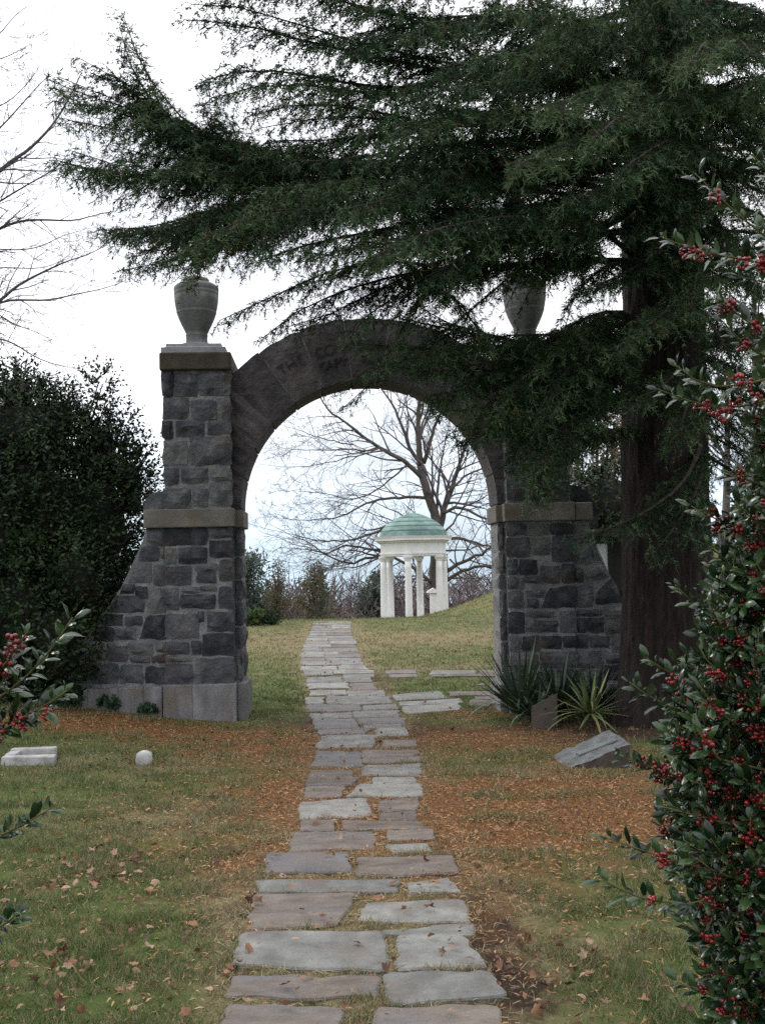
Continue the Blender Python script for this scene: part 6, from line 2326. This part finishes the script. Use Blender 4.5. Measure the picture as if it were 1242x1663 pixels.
def litter():
    n = 130000
    x, y = in_view_points(n, 3.3, 14.5, 1.0)
    cv_ = cover(x, y)[:, 0]
    cl_ = np.array([mn.noise(Vector((a * 2.3, b * 2.3, 9))) for a, b in zip(x, y)])
    keep = (rng.uniform(0, 1, n) < np.clip((cv_ - .05) * 1.1 + .28 * cl_, .03, 1)) & clear_of_wall(x, y)
    st = on_stone(x, y, 1.0)
    keep &= ~st | (rng.uniform(0, 1, n) < .04)
    x, y = x[keep], y[keep]
    m = len(x)
    p = np.c_[x, y, H(x, y) + rng.uniform(.004, .022, m) + .03 * on_stone(x, y)]
    d = nrm(rng.normal(0, 1, (m, 3)) * [1, 1, .22])
    tv = [(-.3, 0, 0), (.3, 0, 0), (.5, .5, .12), (-.5, .5, .12), (0, 1, .0)]
    L = rng.uniform(.012, .042, m)
    V, F = scatter(tv, [(0, 1, 2), (0, 2, 3), (3, 2, 4)], p, d, EZ + rng.normal(0, .35, (m, 3)), L, L * rng.uniform(.10, .28, m))
    o = part('leaf_litter', mk('leaf_litter', V, F, M['litter']))
    tag(o, 'orange litter of small narrow leaves under the cedar and gateway', 'leaf litter', None, 'stuff')
    print('litter', m)


litter()


def leaf_shape(seed):
    r2 = random.Random(seed)
    pts = []
    n = 18
    lob = r2.choice([.1, .2, .3, .35])
    asp = r2.uniform(.26, .46)
    for k in range(n):
        a = 2 * math.pi * k / n
        rr = 1 + lob * math.cos(a * 5 + 1) + r2.uniform(-.12, .12)
        x, y = asp * rr * math.sin(a) * (1.15 - .5 * abs(math.cos(a))), .5 + .5 * rr * -math.cos(a)
        pts.append((x, y, 0))
    pts.append((0, .5, 0))
    V = np.array(pts)
    cu, cv2 = r2.uniform(.4, 1.7), r2.uniform(-.6, .8)
    V[:, 2] = cu * V[:, 0] ** 2 + cv2 * (V[:, 1] - .5) ** 2 + np.array([r2.uniform(-.05, .05) for _ in V])
    return V, np.array([(k, (k + 1) % n, n) for k in range(n)])


SHAPES = [leaf_shape(s) for s in range(7)]


def fallen():
    cl = []
    # clusters the photograph shows
    spots = [(150, 1405, .35, 60), (215, 1400, .22, 55), (300, 1420, .3, 40), (90, 1420, .3, 30), (160, 1440, .25, 30), (60, 1560, .35, 40), (30, 1600, .3, 35), (250, 1520, .4, 30), (330, 1300, .3, 40),
             (420, 1210, .6, 90), (150, 1590, .3, 25), (860, 1580, .35, 30), (930, 1600, .4, 35), (1000, 1620, .3, 30), (900, 1480, .5, 30), (880, 1330, .8, 90), (960, 1420, .4, 30),
             (200, 1640, .4, 30), (620, 1070, 1.4, 60), (770, 1030, 2.2, 70), (460, 1040, 1.5, 50), (760, 1450, .25, 25), (60, 1250, .8, 50), (240, 1190, 1.0, 70)]
    for px, py, sg, n in spots:
        c = G(px, py)
        for _ in range(n):
            cl.append((c[0] + rnd.gauss(0, sg), c[1] + rnd.gauss(0, sg)))
    x, y = in_view_points(420, 3.4, 14, .9)
    cl += list(zip(x, y))
    x, y = in_view_points(260, 14, 30, 1.0)
    cl += list(zip(x, y))
    # leaves on the flagstones
    for pl in STONE_POLY[:40]:
        for _ in range(rnd.choice([0, 0, 1, 1, 2])):
            a = pl[rnd.randrange(len(pl))]
            c = pl.mean(0)
            cl.append(tuple(c + (a - c) * rnd.uniform(.1, .95)))
    P2 = np.array(cl)
    ok = clear_of_wall(P2[:, 0], P2[:, 1]) & (P2[:, 1] > 3.2)
    P2 = P2[ok]
    st = on_stone(P2[:, 0], P2[:, 1])
    z = H(P2[:, 0], P2[:, 1]) + np.where(st, .030, .022)
    pos = np.c_[P2, z]
    n = len(pos)
    size = .018 + .036 * rng.uniform(0, 1, n) ** 1.5
    d = nrm(rng.normal(0, 1, (n, 3)) * [1, 1, .35])
    nor = nrm(EZ * np.where(rng.uniform(0, 1, (n, 1)) < .6, 1, -1) + rng.normal(0, .6, (n, 3)))
    shp = rng.integers(0, 7, n)
    rust = rng.uniform(0, 1, n) < .55
    rel = pos - EYE
    dep = rel @ f_
    px = CX + FPX * (rel @ R_) / dep
    py = CY - FPX * (rel @ U_) / dep
    vis = (px > 5) & (px < 1237) & (py < 1655)
    hid = (px > left_edge(py) - 20)
    big = size / dep * vis * ~hid
    order = np.argsort(-big)[:300]
    ind = set(order.tolist())
    meshes = {}
    for s in range(7):
        for r in (0, 1):
            meshes[s, r] = mk('fallen_leaf', SHAPES[s][0] - [0, .5, 0], SHAPES[s][1], M['leaf_rust'] if r else M['leaf_tan'], False)
    D = d
    X = nrm(np.cross(D, nor))
    Zn = np.cross(X, D)
    pathx = lambda yy: np.interp(yy, [3, 8, 13], [-.03, .15, .25])
    for i in ind:
        o = bpy.data.objects.new('fallen_leaf', meshes[int(shp[i]), int(rust[i])])
        COL.objects.link(o)
        s = size[i]
        o.matrix_world = Matrix(((X[i][0] * s, D[i][0] * s, Zn[i][0] * s, pos[i][0]), (X[i][1] * s, D[i][1] * s, Zn[i][1] * s, pos[i][1]),
                                 (X[i][2] * s, D[i][2] * s, Zn[i][2] * s, pos[i][2] + .008), (0, 0, 0, 1)))
        colr = 'rusty' if rust[i] else 'tan'
        big_ = 'large' if size[i] > .034 else 'small'
        yy = pos[i][1]
        far_ = 'close to the gateway' if yy > 9.5 else ('midway to the gateway' if yy > 6 else 'well short of the gateway')
        if st[i]:
            where = 'on a flagstone ' + far_
        elif pos[i][0] < pathx(yy):
            where = 'in grass left of the path, ' + far_
        else:
            where = 'in grass right of the path, ' + far_
        tag(o, f'{big_} {colr} fallen leaf {where}', 'leaf', f'{big_} {colr} fallen leaves {where}')
    rest = np.array([i for i in range(n) if i not in ind])
    for r, nm, mt, lab in ((0, 'tan_leaves', 'leaf_tan', 'pale tan dead leaves strewn over the lawn'), (1, 'rusty_leaves', 'leaf_rust', 'rusty brown dead leaves strewn over the lawn')):
        vf = []
        for s in range(7):
            k = rest[(shp[rest] == s) & (rust[rest] == bool(r))]
            if len(k):
                vf.append(scatter(SHAPES[s][0] - [0, .5, 0], SHAPES[s][1], pos[k] + [0, 0, .008], d[k], nor[k], size[k]))
        V, F = join(vf)
        tag(part(nm, mk(nm, V, F, M[mt])), lab, 'leaves', None, 'stuff')


fallen()
print('TRIS', sum(len(o.data.loops) - 2 * len(o.data.polygons) for o in SC.objects if o.type == 'MESH'))
